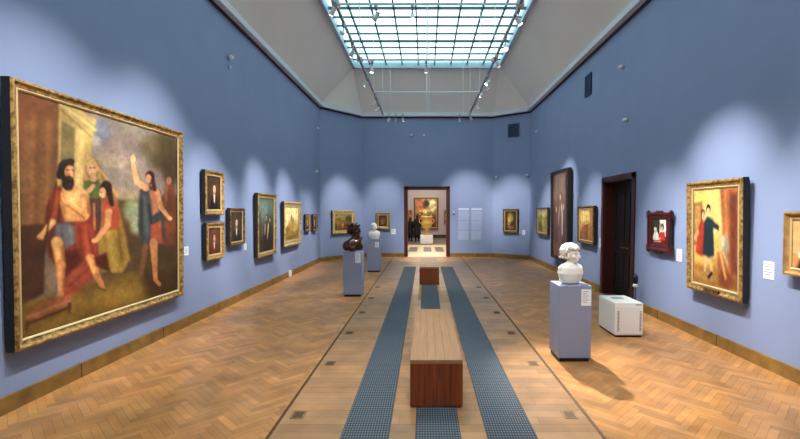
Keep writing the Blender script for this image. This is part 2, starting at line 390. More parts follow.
# ------------------------------------------------------------------ painting tools: oil paint laid down as colour on a fine grid
class Art:
    def __init__(s, nx, ny, base, quadpx=None):
        u, v = np.meshgrid((np.arange(nx)+.5)/nx, (np.arange(ny)+.5)/ny)
        if quadpx is None: s.X, s.Y = u*100, v*100
        else:                                        # square -> quadrilateral homography, so shapes may be given in traced coordinates
            (x0, y0), (x1, y1), (x2, y2), (x3, y3) = quadpx
            dx1, dx2, sx = x1-x2, x3-x2, x0-x1+x2-x3; dy1, dy2, sy = y1-y2, y3-y2, y0-y1+y2-y3
            dt = dx1*dy2-dx2*dy1; g = (sx*dy2-dx2*sy)/dt; h = (dx1*sy-sx*dy1)/dt
            a, b, c = x1-x0+g*x1, x3-x0+h*x3, x0; e, f, k = y1-y0+g*y1, y3-y0+h*y3, y0
            w = g*u+h*v+1; s.X, s.Y = (a*u+b*v+c)/w, (e*u+f*v+k)/w
        s.nx, s.ny = nx, ny; s.a = np.ones((ny, nx, 3))*np.array(base, float)
    def mix(s, al, col):
        al = np.clip(al, 0, 1)[..., None]; s.a = s.a*(1-al)+np.array(col, float)*al
    def ell(s, cx, cy, rx, ry, col, ang=0, soft=.25, al=1):
        c, n = math.cos(R(ang)), math.sin(R(ang)); x, y = s.X-cx, s.Y-cy
        d = np.hypot((x*c+y*n)/rx, (-x*n+y*c)/ry); s.mix(al*(1-d+soft/2)/soft, col)
    def cap(s, x0, y0, r0, x1, y1, r1, col, soft=1., al=1):
        dx, dy = x1-x0, y1-y0; L2 = dx*dx+dy*dy+1e-9
        t = np.clip(((s.X-x0)*dx+(s.Y-y0)*dy)/L2, 0, 1)
        d = np.hypot(s.X-x0-t*dx, s.Y-y0-t*dy)-(r0+(r1-r0)*t); s.mix(al*(.5-d/soft), col)
    def poly(s, P, col, soft=1., al=1):
        ins = np.zeros(s.X.shape, bool); dm = np.full(s.X.shape, 1e9); n = len(P)
        for i in range(n):
            (x0, y0), (x1, y1) = P[i], P[(i+1) % n]
            cr = ((y0 > s.Y) != (y1 > s.Y)) & (s.X < (x1-x0)*(s.Y-y0)/((y1-y0) if y1 != y0 else 1e-9)+x0); ins ^= cr
            dx, dy = x1-x0, y1-y0; t = np.clip(((s.X-x0)*dx+(s.Y-y0)*dy)/(dx*dx+dy*dy+1e-9), 0, 1)
            dm = np.minimum(dm, np.hypot(s.X-x0-t*dx, s.Y-y0-t*dy))
        s.mix(al*(.5+np.where(ins, dm, -dm)/soft), col)
    def noise(s, amp, cells):
        g = rng.rand(cells+2, cells+2, 1)-.5+(rng.rand(cells+2, cells+2, 3)-.5)*.25
        yi = np.linspace(0, cells, s.ny); xi = np.linspace(0, cells, s.nx)
        y0 = yi.astype(int); x0 = xi.astype(int); fy = (yi-y0)[:, None, None]; fx = (xi-x0)[None, :, None]
        fy = fy*fy*(3-2*fy); fx = fx*fx*(3-2*fx); G = lambda a, b: g[a][:, b]
        v = (G(y0, x0)*(1-fx)+G(y0, x0+1)*fx)*(1-fy)+(G(y0+1, x0)*(1-fx)+G(y0+1, x0+1)*fx)*fy
        s.a = s.a*(1+amp*v)
        return s
    def person(s, x, y, k, skin, cloth, hair, legs=None, sk=1.):
        """small standing figure: feet at x,y, k tall"""
        legs = legs or cloth; w = k*sk
        s.cap(x-.05*w, y-k*.45, .06*w, x-.07*w, y-.02*k, .03*w, legs, .03*k); s.cap(x+.05*w, y-k*.45, .06*w, x+.07*w, y-.02*k, .03*w, legs, .03*k)
        s.poly([(x-.13*w, y-.78*k), (x+.13*w, y-.78*k), (x+.15*w, y-.35*k), (x-.15*w, y-.35*k)], cloth, .04*k)
        s.cap(x-.13*w, y-.76*k, .045*w, x-.2*w, y-.5*k, .03*w, cloth, .03*k); s.cap(x+.13*w, y-.76*k, .045*w, x+.17*w, y-.52*k, .03*w, cloth, .03*k)
        s.ell(x, y-.92*k, .075*w, .085*k, hair); s.ell(x+.02*w, y-.9*k, .05*w, .065*k, skin)
def canvas(w, h, z0, ydepth, art, parent):
    nx, ny = art.nx, art.ny
    c = np.clip(art.a, 0, 255)/255; c = np.where(c <= .04045, c/12.92, ((c+.055)/1.055)**2.4)
    xs = np.linspace(-w/2, w/2, nx+1); zs = np.linspace(z0+h, z0, ny+1)
    X, Z = np.meshgrid(xs, zs); V = np.stack([X, np.full_like(X, ydepth), Z], -1).reshape(-1, 3)
    i, j = np.meshgrid(np.arange(ny), np.arange(nx), indexing='ij'); a = (i*(nx+1)+j).ravel()
    F = np.stack([a, a+nx+1, a+nx+2, a+1], -1)
    me = bpy.data.meshes.new('canvas'); me.from_pydata(V.tolist(), [], F.tolist())
    at = me.color_attributes.new('Col', 'FLOAT_COLOR', 'CORNER')
    cc = np.ones((nx*ny, 4, 4)); cc[:, :, :3] = c.reshape(-1, 1, 3)
    # blend corners so brushwork runs smoothly from cell to cell
    g = np.pad(c, ((1, 1), (1, 1), (0, 0)), mode='edge'); vtx = (g[:-1, :-1]+g[1:, :-1]+g[:-1, 1:]+g[1:, 1:])/4
    cc[:, :, :3] = vtx.reshape(-1, 3)[F]
    at.data.foreach_set('color', cc.ravel()); me.materials.append(M['canvas'])
    o = bpy.data.objects.new('canvas', me); COL.objects.link(o); o.parent = parent; return o
def picture(loc, theta, w, h, t, fw, frame, art, label, tilt=1.2, group=None, plaque=None, inner=None, name='framed_painting'):
    """loc = bottom middle of the frame, on the wall"""
    root = empty(name, loc, (R(tilt), 0, R(theta))); tag(root, label, 'painting', group)
    prof = [(0, .03), (0, t*.86), (.1*fw, t*.98), (.28*fw, t), (.5*fw, t*.8), (.74*fw, t*.74), (.84*fw, t*.8), (fw, t*.68), (fw, .03)]
    bm = BM(); rings = []
    for d, y in prof:
        rings.append([bm.verts.new(p) for p in ((-w/2+d, -y, d), (w/2-d, -y, d), (w/2-d, -y, h-d), (-w/2+d, -y, h-d))])
    n = len(prof)
    for a in range(n):
        b = (a+1) % n
        for i in range(4):
            f = bm.faces.new((rings[a][i], rings[a][(i+1) % 4], rings[b][(i+1) % 4], rings[b][i]))
            f.material_index = 1 if a in (0, n-1, n-2) else (2 if a in (5, 6) else 0)
    bmesh.ops.recalc_face_normals(bm, faces=bm.faces[:])
    obj('frame', bm, [frame, M['frameside'] , inner or M['giltin']], root)
    bm = BM(); box(bm, -w/2+.03, -.03, .03, w/2-.03, 0, h-.03); obj('backing', bm, M['frameside'], root)
    canvas(w-2*fw+.01, h-2*fw+.01, fw-.005, -t*.62, art, root)
    if plaque:
        bm = BM(); box(bm, -plaque/2, -t-.006, .02, plaque/2, -t*.8, .02+fw*.5); obj('plaque', bm, M['giltdark'], root)
    return root

# ---- the pictures
BR = (88,60,34)
q = [(11.5,85), (177.7,135), (178.5,291), (24,347.5)]
a = Art(300, 260, (124,104,84), q)
a.poly([(88,100), (180,128), (182,200), (88,200)], (138,122,110), 6)                    # sky
a.ell(100,128,12,14, (122,128,138),0,.8); a.ell(92,138,10,6,(160,150,140),20); a.ell(125,150,22,16,(140,122,112)); a.ell(113,160,16,8,(160,140,122),10)
a.ell(165,150,16,20,(78,66,38),0,.6); a.ell(172,168,8,18,(70,56,36),0,.6); a.ell(150,146,9,10,(104,88,62),0,.8)
a.poly([(0,60), (60,97), (58,240), (0,330)], (120,80,48), 3)                            # brown house wall
for x, c_ in ((18,(108,64,34)), (30,(146,92,52)), (36,(112,66,36)), (46,(150,98,56)), (53,(108,70,40))): a.cap(x,90,2,x+1,240,2.5,c_,4,.7)
a.poly([(11,85), (60,97), (60,118), (11,118)], (104,62,34), 8, .6)
a.poly([(57,96), (96,116), (92,140), (90,220), (57,220)], (190,158,92), 2)               # pale pilaster and lintel
a.poly([(60,118), (74,126), (74,215), (60,215)], (128,112,68), 2); a.poly([(76,122), (84,127), (83,215), (76,215)], (210,180,112), 2)
a.cap(58,99,1.5,95,128,1.5,(222,194,126),2); a.cap(59,106,1,92,136,1,(150,118,66),2)
a.poly([(0,232), (46,228), (46,300), (0,330)], (66,38,24), 3)                           # dark bench block
a.poly([(0,318), (60,300), (110,280), (182,262), (182,300), (0,360)], (112,82,32), 8)     # ground
a.ell(112,302,30,10,(146,110,44),-16,.9); a.poly([(140,262), (182,256), (182,300), (150,300)], (60,40,20), 10)
a.poly([(105,200), (182,195), (182,268), (105,282)], (78,58,34), 8)
a.ell(134,212,9,12,(134,142,104),0,.7); a.ell(138,226,6,10,(150,156,118),0,.8); a.ell(165,240,14,22,(66,46,28),0,.6); a.ell(128,196,12,5,(156,134,108),0,.8)
a.cap(101,172,2.5,117,196,2,(186,140,76),2); a.cap(102,176,2,114,204,5,(140,96,54),3)     # golden arc behind
# veiled woman behind
a.poly([(84,178), (88,162), (92,159), (98,164), (102,182), (104,214), (84,214)], (176,138,78), 2)
a.poly([(84,182), (100,180), (104,196), (102,210), (84,210)], (86,98,38), 2); a.poly([(84,200), (102,200), (104,240), (86,240)], (70,42,40), 3)
a.ell(92.5,169,7.4,10.4,(148,104,56)); a.ell(92.5,168,6,8.6,(196,156,96)); a.ell(92.5,169,4,6.2,(222,172,124)); a.cap(90,168,.6,91.5,168,.6,(80,48,34),1); a.cap(94,168,.6,95.4,168,.6,(80,48,34),1); a.cap(93,169,.5,93.4,172,.8,(236,190,144),1); a.cap(91.6,174,.5,94.4,174,.5,(150,70,56),1); a.cap(94,180,3,93,176,2.5,(214,160,110)); a.cap(90,192,2.5,94,187,2,(214,160,110))
a.cap(88,164,1.6,93,160,1.8,(206,166,98)); a.cap(93,160,1.8,99,170,1.6,(206,166,98))
# bearded man, seated
SK, SKH, SKD = (206,140,78), (236,178,112), (146,82,40)
a.poly([(56,188), (68,188), (88,198), (97,225), (102,262), (86,276), (70,288), (50,262), (45,225), (50,200)], (118,44,28), 4)
a.poly([(54,190), (62,190), (62,236), (52,262), (44,240), (46,210)], (76,32,22), 4)
a.poly([(62,189), (76,188), (86,195), (90,214), (86,224), (66,226), (60,206)], SK, 3)
a.ell(70,200,7,6,SKH,20,.8); a.ell(78,197,5,5,SKH,0,.9); a.cap(66,206,1,84,212,1,SKD,3,.7); a.ell(70,218,6,5,(214,150,86),0,.9); a.cap(64,196,1.2,64,222,2,SKD,4,.6)
a.ell(84,197,5.4,6,SKH,0,.6); a.cap(85,200,4.8,87,216,4.2,SK,2); a.cap(83.5,200,1.5,85,214,1.5,SKH,2.5,.8); a.cap(89,202,1.2,90,217,1.4,SKD,2.5,.8)
a.cap(86,219,4,66,203,2.8,(220,154,90),2); a.cap(85,221,1,68,208,.8,SKD,2.4,.9); a.cap(81,212,1.2,68,202,1,SKH,2,.8)
a.ell(62.5,199,3.2,4.6,(224,162,100),-20); a.cap(60,196,.7,62,204,.7,SKD,1.5,.8); a.cap(63,195,.6,64.5,202,.6,SKD,1.2,.6)
a.cap(56,196,4.8,53,224,4.2,(132,50,32),2); a.cap(58,198,1,55,220,1,(168,76,48),2.4,.8); a.cap(53,226,3.4,42,240,2.5,SK,1.5); a.cap(52,226,1,43,238,.9,SKH,1.8,.8); a.ell(41,242,3.6,2.8,SK); a.cap(38,243,.7,43,245,.7,SKD,1.2,.8)
a.poly([(56,228), (70,226), (76,230), (79,246), (66,254), (56,250)], (96,92,98), 4); a.cap(62,230,1,64,250,1,(66,62,70),3,.8); a.cap(70,229,1,73,247,1,(126,122,126),3,.8)
a.poly([(75,226), (91,226), (99,252), (94,288), (80,274)], (142,54,34), 4)
for x0,y0,x1,y1,c_ in ((80,230,86,278,(92,34,24)), (86,230,92,276,(176,82,52)), (90,236,96,262,(98,36,24)), (76,250,80,272,(92,34,24)), (66,262,78,286,(122,46,30))): a.cap(x0,y0,1.2,x1,y1,1.6,c_,3.5,.8)
a.poly([(66,256), (80,254), (90,276), (80,292), (66,292)], (70,28,20), 5)
a.poly([(66,284), (88,262), (96,262), (96,282), (80,298), (60,306)], (134,58,38), 4); a.cap(70,292,1,92,272,1,(90,38,26),3,.7)
a.cap(58,247,6,62,270,4.6,SK,2); a.cap(57,247,2.4,60,268,2,SKH,3.5,.9); a.cap(63.5,252,1.4,66.5,272,1.2,SKD,3,.9); a.ell(57.5,246,3.4,4,SKH,0,.9)
a.cap(62,270,4.6,63,299,2.8,(200,128,70),2); a.cap(61,272,1.6,61.5,297,1,(228,164,100),2.4,.8); a.cap(66,272,1,65.4,298,.8,SKD,2.2,.9); a.cap(63,300,3.2,54,313,2.8,(196,120,68),1.5); a.cap(54,315,.8,62,310,.8,(90,48,28),1.6)
a.cap(92,262,4.4,99,280,3.4,(204,132,72),2); a.cap(90.6,261,1.4,97.4,279,1.2,(234,170,106),2.2,.8); a.cap(99,280,3.2,105,291,2.4,(196,122,68),1.5); a.cap(101,292,.8,107,294,.8,(90,48,28),1.6)
a.poly([(27,327), (40,314), (56,303), (74,300), (76,306), (60,316), (44,324)], (148,84,54), 3); a.cap(30,330,2,29,338,1.5,(84,44,28)); a.cap(72,310,2,72,318,1.4,(84,44,28)); a.cap(30,325,1,72,306,1,(178,110,72),2.5,.8); a.cap(32,331,1.4,72,313,1.4,(70,36,22),2.4)
a.ell(65.5,171,8.6,11.5,(28,20,17)); a.ell(61,166,3,3,(38,28,22)); a.ell(70,162,4.4,3.6,(40,30,24)); a.ell(59,176,3.4,5,(30,22,18))
a.ell(69,173,4.8,7,(198,134,82)); a.ell(71,169,3,2.6,(226,166,108),0,.8); a.ell(68,184.5,6.2,8,(30,21,17)); a.cap(64.5,178,1.6,66,184,2.4,(30,21,17),1.6); a.ell(70,188,3,4,(46,34,27),0,.9)
a.cap(66,171,.7,69,170.6,.7,(50,28,20),1); a.cap(71,170.6,.6,73.4,171,.6,(50,28,20),1); a.cap(70.6,171,.8,72,177,1.1,(232,172,112),1.2); a.cap(69,180,.7,72.6,180,.7,(122,54,40),1); a.ell(66.6,175.6,1.8,2,(176,104,66),0,.9)
a.cap(56,184,.8,49,226,.8,(64,38,26),1.5); a.cap(49,226,1,44,262,1,(56,32,20),2)
# kneeling woman in gold
a.poly([(104,208), (118,206), (126,232), (132,262), (124,276), (104,276), (100,250)], (150,118,46), 3)
a.cap(110,232,3,116,272,3,(186,150,70),4,.7); a.cap(120,232,2,124,268,2,(112,84,30),3,.8); a.poly([(96,262), (108,256), (112,276), (98,270)], (74,26,18), 3)
a.poly([(103,202), (112,198), (122,212), (120,232), (104,232)], (158,66,40), 3); a.ell(107,189,6,7.6,(32,20,17)); a.cap(110,192,3,113,206,2.2,(38,23,18),2); a.ell(103.6,194,3.4,5.4,(216,156,110)); a.cap(101.4,193.6,.5,102.6,193.6,.5,(70,40,28),1); a.cap(101,195,.5,100.6,196.6,.6,(226,170,122),1)
a.cap(110,214,3.4,109,228,3,(212,144,88),2); a.cap(109,228,3,98,243,2.4,(220,154,98),1.5); a.ell(96,244,2.8,2.4,(220,156,100)); a.cap(95,206,1.2,96,232,1.2,(186,132,80),1.5,.7)
# background figure, right
a.poly([(166,184), (172,180), (176,190), (177,246), (163,246)], (112,58,38), 4); a.ell(170,180,2.6,4,(180,112,74)); a.cap(168,186,1.2,166,206,1.2,(150,84,52),2)
# standing figure with raised arm
a.poly([(141,190), (150,186), (160,190), (164,214), (166,240), (144,252), (139,226)], (50,56,60), 3)
a.poly([(144,196), (148,196), (152,236), (146,246)], (78,86,88), 4, .8); a.cap(150,206,1,154,236,1.4,(30,36,42),3,.8); a.cap(143,200,1,143,232,1,(32,38,44),3,.8); a.cap(157,212,1,160,234,1,(34,40,46),3,.7); a.poly([(150,190), (158,190), (160,212), (154,216)], (190,116,76), 3)
a.poly([(152,226), (162,222), (164,244), (152,248)], (166,76,50), 3)
a.cap(147,188,3.4,138,182,2.8,(216,150,98),1.5); a.cap(138,182,2.8,134,164,2,(222,160,108),1.5); a.ell(134,158,2.4,5,(226,166,114)); a.cap(158,192,3,162,208,2.6,(212,146,92),1.5); a.cap(162,208,2.4,170,218,1.8,(220,156,104),1.5); a.ell(171,219,2.4,2,(220,156,104))
a.ell(151,177,4.6,6.8,(62,26,20)); a.ell(149.6,178.5,3,4.8,(218,152,104)); a.cap(154,180,2,156,190,1.6,(74,32,24),1.5)
a.cap(155,244,4,156,262,3,(206,136,82),2); a.cap(156,262,2.8,157,281,2,(196,124,72),1.5); a.cap(157,282,2,161,286,1.8,(190,116,68),1.2); a.cap(147,248,3,143,276,2.2,(120,78,46),2)
a.mix(np.full(a.X.shape, .1), (96,66,40)); a.noise(.22, 9).noise(.18, 30).noise(.16, 90)
picture((XL, 5.225, .545), 90, 2.72, 2.43, .13, .1, M['gilt'], a, 'largest painting of the room, classical scene with seated bearded man and raised-arm figure', 1.2)

def portrait(bg, coat, fx=52, face=(214,176,140), collar=(220,210,190), hair=(40,26,18)):
    a = Art(60, 76, bg); a.ell(fx, 40, 50, 44, tuple(v*1.35 for v in bg), 0, 1.2)
    a.poly([(fx-30,102), (fx-26,68), (fx-8,56), (fx+10,56), (fx+26,68), (fx+32,102)], coat, 6)
    a.poly([(fx-7,54), (fx+8,54), (fx+3,82), (fx-3,76)], collar, 4); a.ell(fx, 36, 13, 15, hair); a.ell(fx+1, 39, 9.5, 13, face); a.cap(fx+1,38,1,fx+2,43,1.4,tuple(v*1.08 for v in face),2)
    a.cap(fx-3,36,1,fx-1,36,1,hair,1.5); a.cap(fx+5,36,1,fx+6,36,1,hair,1.5); a.cap(fx-1,46,.8,fx+4,46,.8,(150,80,66),1.5)
    return a.noise(.25, 6).noise(.2, 25)
picture((XL, 7.687, 1.742), 90, .685, .76, .11, .095, M['gilt'], portrait((56,38,24), (30,20,16), 56), 'gilt framed dark portrait, upper one of the stacked pair on the left wall', 1.0)
picture((XL, 7.68, .962), 90, .64, .65, .11, .1, M['gilt'], portrait((72,40,24), (96,34,24), 50), 'gilt framed portrait hung lower, directly beneath another portrait on the left wall', 1.0)
picture((XL, 8.588, 1.147), 90, .665, .72, .11, .075, M['giltdark'], portrait((52,42,30), (40,30,24), 52, (220,196,170)), 'single dark portrait in brown gilt frame right of the stacked pair, left wall', 1.0)
a = Art(90, 130, (70,74,58)); a.poly([(0,0), (100,0), (100,38), (0,44)], (92,116,106), 20); a.ell(30,20,30,12,(112,134,122),0,.9); a.ell(80,60,30,30,(64,72,50),0,.9)
a.poly([(0,70), (100,66), (100,100), (0,100)], (58,42,34), 10); a.poly([(30,100), (34,52), (46,44), (60,52), (68,100)], (52,34,36), 5); a.poly([(62,100), (66,52), (76,46), (86,54), (92,100)], (40,34,34), 5)
a.ell(48,36,6,6,(40,28,22)); a.ell(49,37,4,4.6,(220,178,140)); a.ell(76,40,5.4,5.4,(52,40,30)); a.ell(75,41,3.6,4,(216,172,136)); a.cap(44,50,3,40,66,2,(208,170,134),3); a.cap(62,54,3,58,74,2,(206,186,120),4); a.cap(66,50,3,64,62,2,(226,206,150),4)
a.cap(10,30,4,12,100,5,(50,48,34),6); a.noise(.25, 8).noise(.2, 30)
picture((XL, 10.175, .77), 90, 1.17, 1.44, .12, .11, M['gilt'], a, 'tall gilt framed painting of standing figures against a greenish sky, left wall', 1.0)
a = Art(100, 90, (232,200,120)); a.ell(55,22,50,26,(250,232,168),0,1); a.poly([(0,62), (18,52), (36,40), (48,28), (58,34), (70,46), (100,56), (100,100), (0,100)], (190,150,76), 8)
a.poly([(40,44), (44,24), (50,22), (54,40)], (158,118,62), 4); a.poly([(54,42), (60,30), (66,44)], (170,130,70), 4); a.poly([(0,74), (100,70), (100,100), (0,100)], (156,118,52), 10); a.ell(20,66,14,9,(128,98,46),0,.8); a.ell(72,66,18,8,(206,168,92),0,.9)
a.cap(20,92,3,80,88,3,(108,78,36),6); a.noise(.2, 7).noise(.2, 25)
picture((XL, 12.155, .865), 90, 1.53, 1.2, .12, .15, M['giltpale'], a, 'wide pale gilt framed painting of a glowing golden hill landscape, left wall', 1.0)
for yc, z0, hh, lab, bgc in ((13.855, 1.17, .55, 'small narrow framed portrait just right of the golden landscape, left wall', (98,72,44)),
                        (14.77, 1.137, .58, 'small narrow framed portrait nearest the far left corner, left wall', (70,56,46))):
    picture((XL, yc, z0), 90, .59, hh, .08, .07, M['giltdark'], portrait(bgc, (40,32,28), 50, (214,190,150)), lab, .8)
a = Art(90, 70, (124,100,50)); a.poly([(0,0), (100,0), (100,30), (0,36)], (150,130,76), 12); a.ell(80,30,16,20,(74,62,30),0,.8); a.ell(20,34,16,10,(108,92,46),0,.8)
a.poly([(0,60), (100,56), (100,100), (0,100)], (104,74,36), 10)
for x, c_ in ((18,(170,90,50)), (30,(120,70,44)), (46,(190,140,84)), (58,(150,60,40)), (70,(90,56,36))): a.person(x, 86, 34, (220,180,130), c_, (60,40,24))
a.noise(.3, 9).noise(.25, 24)
tl = math.degrees(math.atan2(D2-D1, CL-XL)); nl = Vector((D2-D1, -(CL-XL), 0)).normalized()
def on_left_corner(x, y): p = Vector((x, y, 0)); d_ = (p-Vector((XL, D1, 0))).dot(nl); p = p-nl*d_; return p.x, p.y
tr = -math.degrees(math.atan2(D2-D1R, XR-CR)); nr = Vector((-(D2-D1R), -(XR-CR), 0)).normalized()
def on_right_corner(x, y): p = Vector((x, y, 0)); d_ = (p-Vector((XR, D1R, 0))).dot(nr); p = p-nr*d_; return p.x, p.y
picture((*on_left_corner(-3.06, 16.56), .965), tl, 1.1, .87, .11, .13, M['giltpale'], a, 'wide pale gilt framed crowd scene on the angled left corner wall, behind the bronze bust', .6)
a = Art(60, 70, (70,48,28)); a.ell(50,50,26,30,(120,82,44),0,.9); a.ell(50,66,12,10,(190,150,96),0,.8); a.person(40,84,40,(210,170,120),(130,70,40),(40,26,18)); a.person(60,84,36,(210,170,120),(90,64,40),(40,26,18)); a.noise(.3, 8).noise(.25, 22)
picture((-1.667, D2, 1.1), 0, .55, .66, .1, .11, M['gilt'], a, 'small gilt framed dark brown painting left of the far doorway', .6)
a = Art(70, 96, (64,48,26)); a.ell(48,30,24,22,(150,122,60),0,.8); a.ell(40,46,14,18,(206,176,96),0,.7); a.ell(64,40,10,10,(168,138,70),0,.7); a.ell(36,64,14,12,(178,142,74),0,.8); a.ell(62,74,18,12,(92,46,30),0,.8); a.ell(50,84,26,8,(130,96,48),0,.9); a.noise(.35, 10).noise(.3, 26)
picture((*on_right_corner(3.28, 16.89), .98), tr, .64, .92, .1, .09, M['giltdark'], a, 'dark gilt framed golden still life on the angled right corner wall', .6)
a = Art(80, 80, (132,120,56)); a.poly([(0,0), (100,0), (100,24), (0,30)], (168,158,104), 12); a.ell(58,20,16,14,(206,196,130),0,.8); a.cap(40,30,5,36,100,8,(92,84,40),8); a.cap(66,36,4,62,90,7,(160,146,66),8); a.ell(50,60,14,24,(176,158,78),0,.8); a.ell(24,76,20,20,(84,76,38),0,.8); a.noise(.3, 9).noise(.25, 24)
picture((XR, 14.445, 1.03), -90, 1.35, .9, .1, .09, M['giltdark'], a, 'olive green landscape painting furthest along the right wall, left of the tallest picture', .8)
a = Art(90, 150, (98,70,58)); a.poly([(0,0), (100,0), (100,30), (0,34)], (112,92,78), 16); a.poly([(0,84), (100,80), (100,100), (0,100)], (120,78,66), 6)
a.poly([(36,84), (40,40), (50,32), (62,40), (70,86)], (110,66,70), 5); a.ell(51,27,6,4.6,(58,38,30)); a.ell(51,28,4.4,3.6,(206,160,128)); a.cap(60,40,4,64,58,2.6,(192,176,158),4); a.cap(46,42,3,36,60,2.4,(186,150,120),4)
a.poly([(62,84), (64,48), (76,44), (84,86)], (74,56,50), 5); a.ell(72,40,5,3.8,(200,154,120)); a.poly([(14,84), (16,50), (28,46), (32,84)], (84,62,54), 5); a.ell(23,43,4.6,3.4,(190,146,116)); a.poly([(60,50), (68,46), (66,72), (60,74)], (190,178,164), 3)
a.poly([(84,0), (100,0), (100,100), (88,100)], (44,32,32), 8); a.noise(.25, 8).noise(.22, 30)
picture((XR, 12.425, .426), -90, 1.55, 2.54, .15, .1, M['darkwood'], a, 'tallest painting on the right wall, brown group of figures in a thin dark frame', .9, inner=M['darkwood'])
a = Art(90, 90, (196,154,82)); a.ell(40,22,40,22,(230,196,118),0,1); a.poly([(0,70), (100,66), (100,100), (0,100)], (138,88,40), 8); a.poly([(74,0), (100,0), (100,90), (80,90)], (150,106,50), 8)
a.person(38,90,50,(226,180,120),(150,84,44),(70,40,24)); a.person(54,92,56,(226,180,120),(120,64,36),(70,40,24)); a.person(70,92,46,(226,180,120),(176,120,60),(70,40,24)); a.person(22,92,44,(226,180,120),(164,96,54),(70,40,24)); a.noise(.25, 9).noise(.2, 26)
picture((XR, 10.487, 1.03), -90, 1.045, .905, .12, .09, M['giltdark'], a, 'amber toned figure painting in dark frame hung just left of the dark red door', .9)
# crimson framed double portrait, with shaped corners
a = Art(70, 70, (34,40,24)); a.poly([(52,2), (92,2), (92,66), (52,66)], (226,224,212), 2); a.ell(30,20,22,20,(48,58,30),0,.8)
a.poly([(46,92), (50,56), (62,48), (84,50), (92,92)], (196,44,38), 3); a.ell(69,30,11,13,(22,14,14)); a.ell(67,34,6.6,9,(226,178,146)); a.cap(56,74,4,40,80,4,(222,180,150),3)
a.poly([(8,74), (18,52), (36,48), (48,60), (46,84), (12,84)], (232,226,214), 4); a.ell(26,44,9,10,(224,190,150)); a.ell(25,38,9,6,(206,196,170)); a.poly([(6,84), (94,80), (94,100), (6,100)], (96,24,22), 4); a.cap(20,88,2,60,86,2,(210,170,140),3); a.noise(.2, 8).noise(.15, 24)
p = picture((XR, 7.262, 1.14), -90, .7, .645, .09, .115, M['redframe'], a, 'red and white double portrait in ornate crimson frame right of the dark door', .9, inner=M['redframe'])
for sx in (-1, 1):
    for z0, z1 in ((-.035, .12), (.525, .68)):
        bm = BM(); box(bm, sx*.35-.045, -.085, z0, sx*.35+.045, -.03, z1, 0, .02); obj('corner_ornament', bm, M['redframe'], p)
for z0 in (-.03, .62): bm = BM(); box(bm, -.12, -.085, z0, .12, -.03, z0+.055, 0, .02); obj('crest', bm, M['redframe'], p)
# large drapery picture
a = Art(130, 170, (196,152,74)); a.poly([(0,0), (70,0), (66,70), (0,80)], (222,184,98), 10); a.ell(46,26,22,26,(240,206,120),0,1); a.poly([(0,14), (22,12), (22,60), (0,60)], (150,110,58), 3); a.poly([(4,18), (18,17), (18,56), (4,56)], (196,150,84), 2)
a.poly([(62,0), (100,0), (100,88), (80,80), (68,50)], (160,92,54), 6); a.poly([(82,6), (96,6), (98,84), (86,84)], (116,58,38), 4); a.cap(72,6,3,78,60,3,(206,126,70),5,.8)
a.poly([(0,80), (100,86), (100,100), (0,100)], (146,94,46), 8); X0_, Y0_ = a.X, a.Y; a.ell(30,90,30,6,(186,136,74),0,.9); a.poly([(56,66), (72,62), (84,92), (60,96)], (170,96,52), 6); a.ell(76,90,14,8,(130,60,38),0,.8); a.cap(64,66,2,74,88,2,(226,166,94),3)
a.ell(72,56,9,10,(176,156,128),0,.7); a.ell(68,52,4,5,(206,190,160)); a.cap(70,64,2,78,74,2,(206,180,140),4)
a.X, a.Y = 43.5+(X0_-36)/1.3, 30+(Y0_-22)/1.2
a.cap(39,68,2.6,38,82,2,(216,176,120),2); a.cap(46,68,2.6,50,84,2,(216,176,120),2)
a.poly([(20,68), (26,44), (32,38), (38,42), (40,68), (30,71)], (178,58,40), 3); a.cap(24,50,2.4,14,57,1.8,(222,176,118),2); a.poly([(8,58), (16,56), (18,84), (8,84)], (196,132,66), 3)
a.poly([(34,68), (36,40), (42,35), (52,38), (54,68), (44,71)], (34,46,56), 3); a.cap(52,42,2.6,62,45,1.8,(38,50,60),2); a.ell(64,45,2.2,1.8,(226,180,130)); a.ell(34,33,4,4,(120,60,40)); a.ell(34.5,34.5,3,3.4,(232,186,140)); a.ell(43.5,29,4,4.4,(52,34,28)); a.ell(43.5,31,2.8,3.4,(232,186,140))
a.cap(50,84,1.6,44,88,1.6,(40,24,20),1.5); a.noise(.22, 9).noise(.2, 34)
picture((XR, 5.825, .69), -90, 1.125, 1.525, .12, .115, M['gilt'], a, 'gilt framed painting of a couple in red and navy before orange drapery, right wall', 1.4, plaque=.3)
a = Art(80, 60, (222,168,112)); a.poly([(0,70), (100,62), (100,100), (0,100)], (206,140,76), 6); a.poly([(6,100), (10,78), (20,70), (46,66), (60,100)], (26,24,26), 4); a.ell(16,72,9,9,(232,226,212)); a.ell(30,60,8,10,(214,160,120)); a.ell(30,52,9,6,(60,40,30)); a.noise(.12, 8).noise(.12, 22)
picture((XR, 4.08, 1.13), -90, 1.22, .67, .11, .085, M['wood'], a, 'light wood framed painting cut off at the right edge of view, right wall', .9)
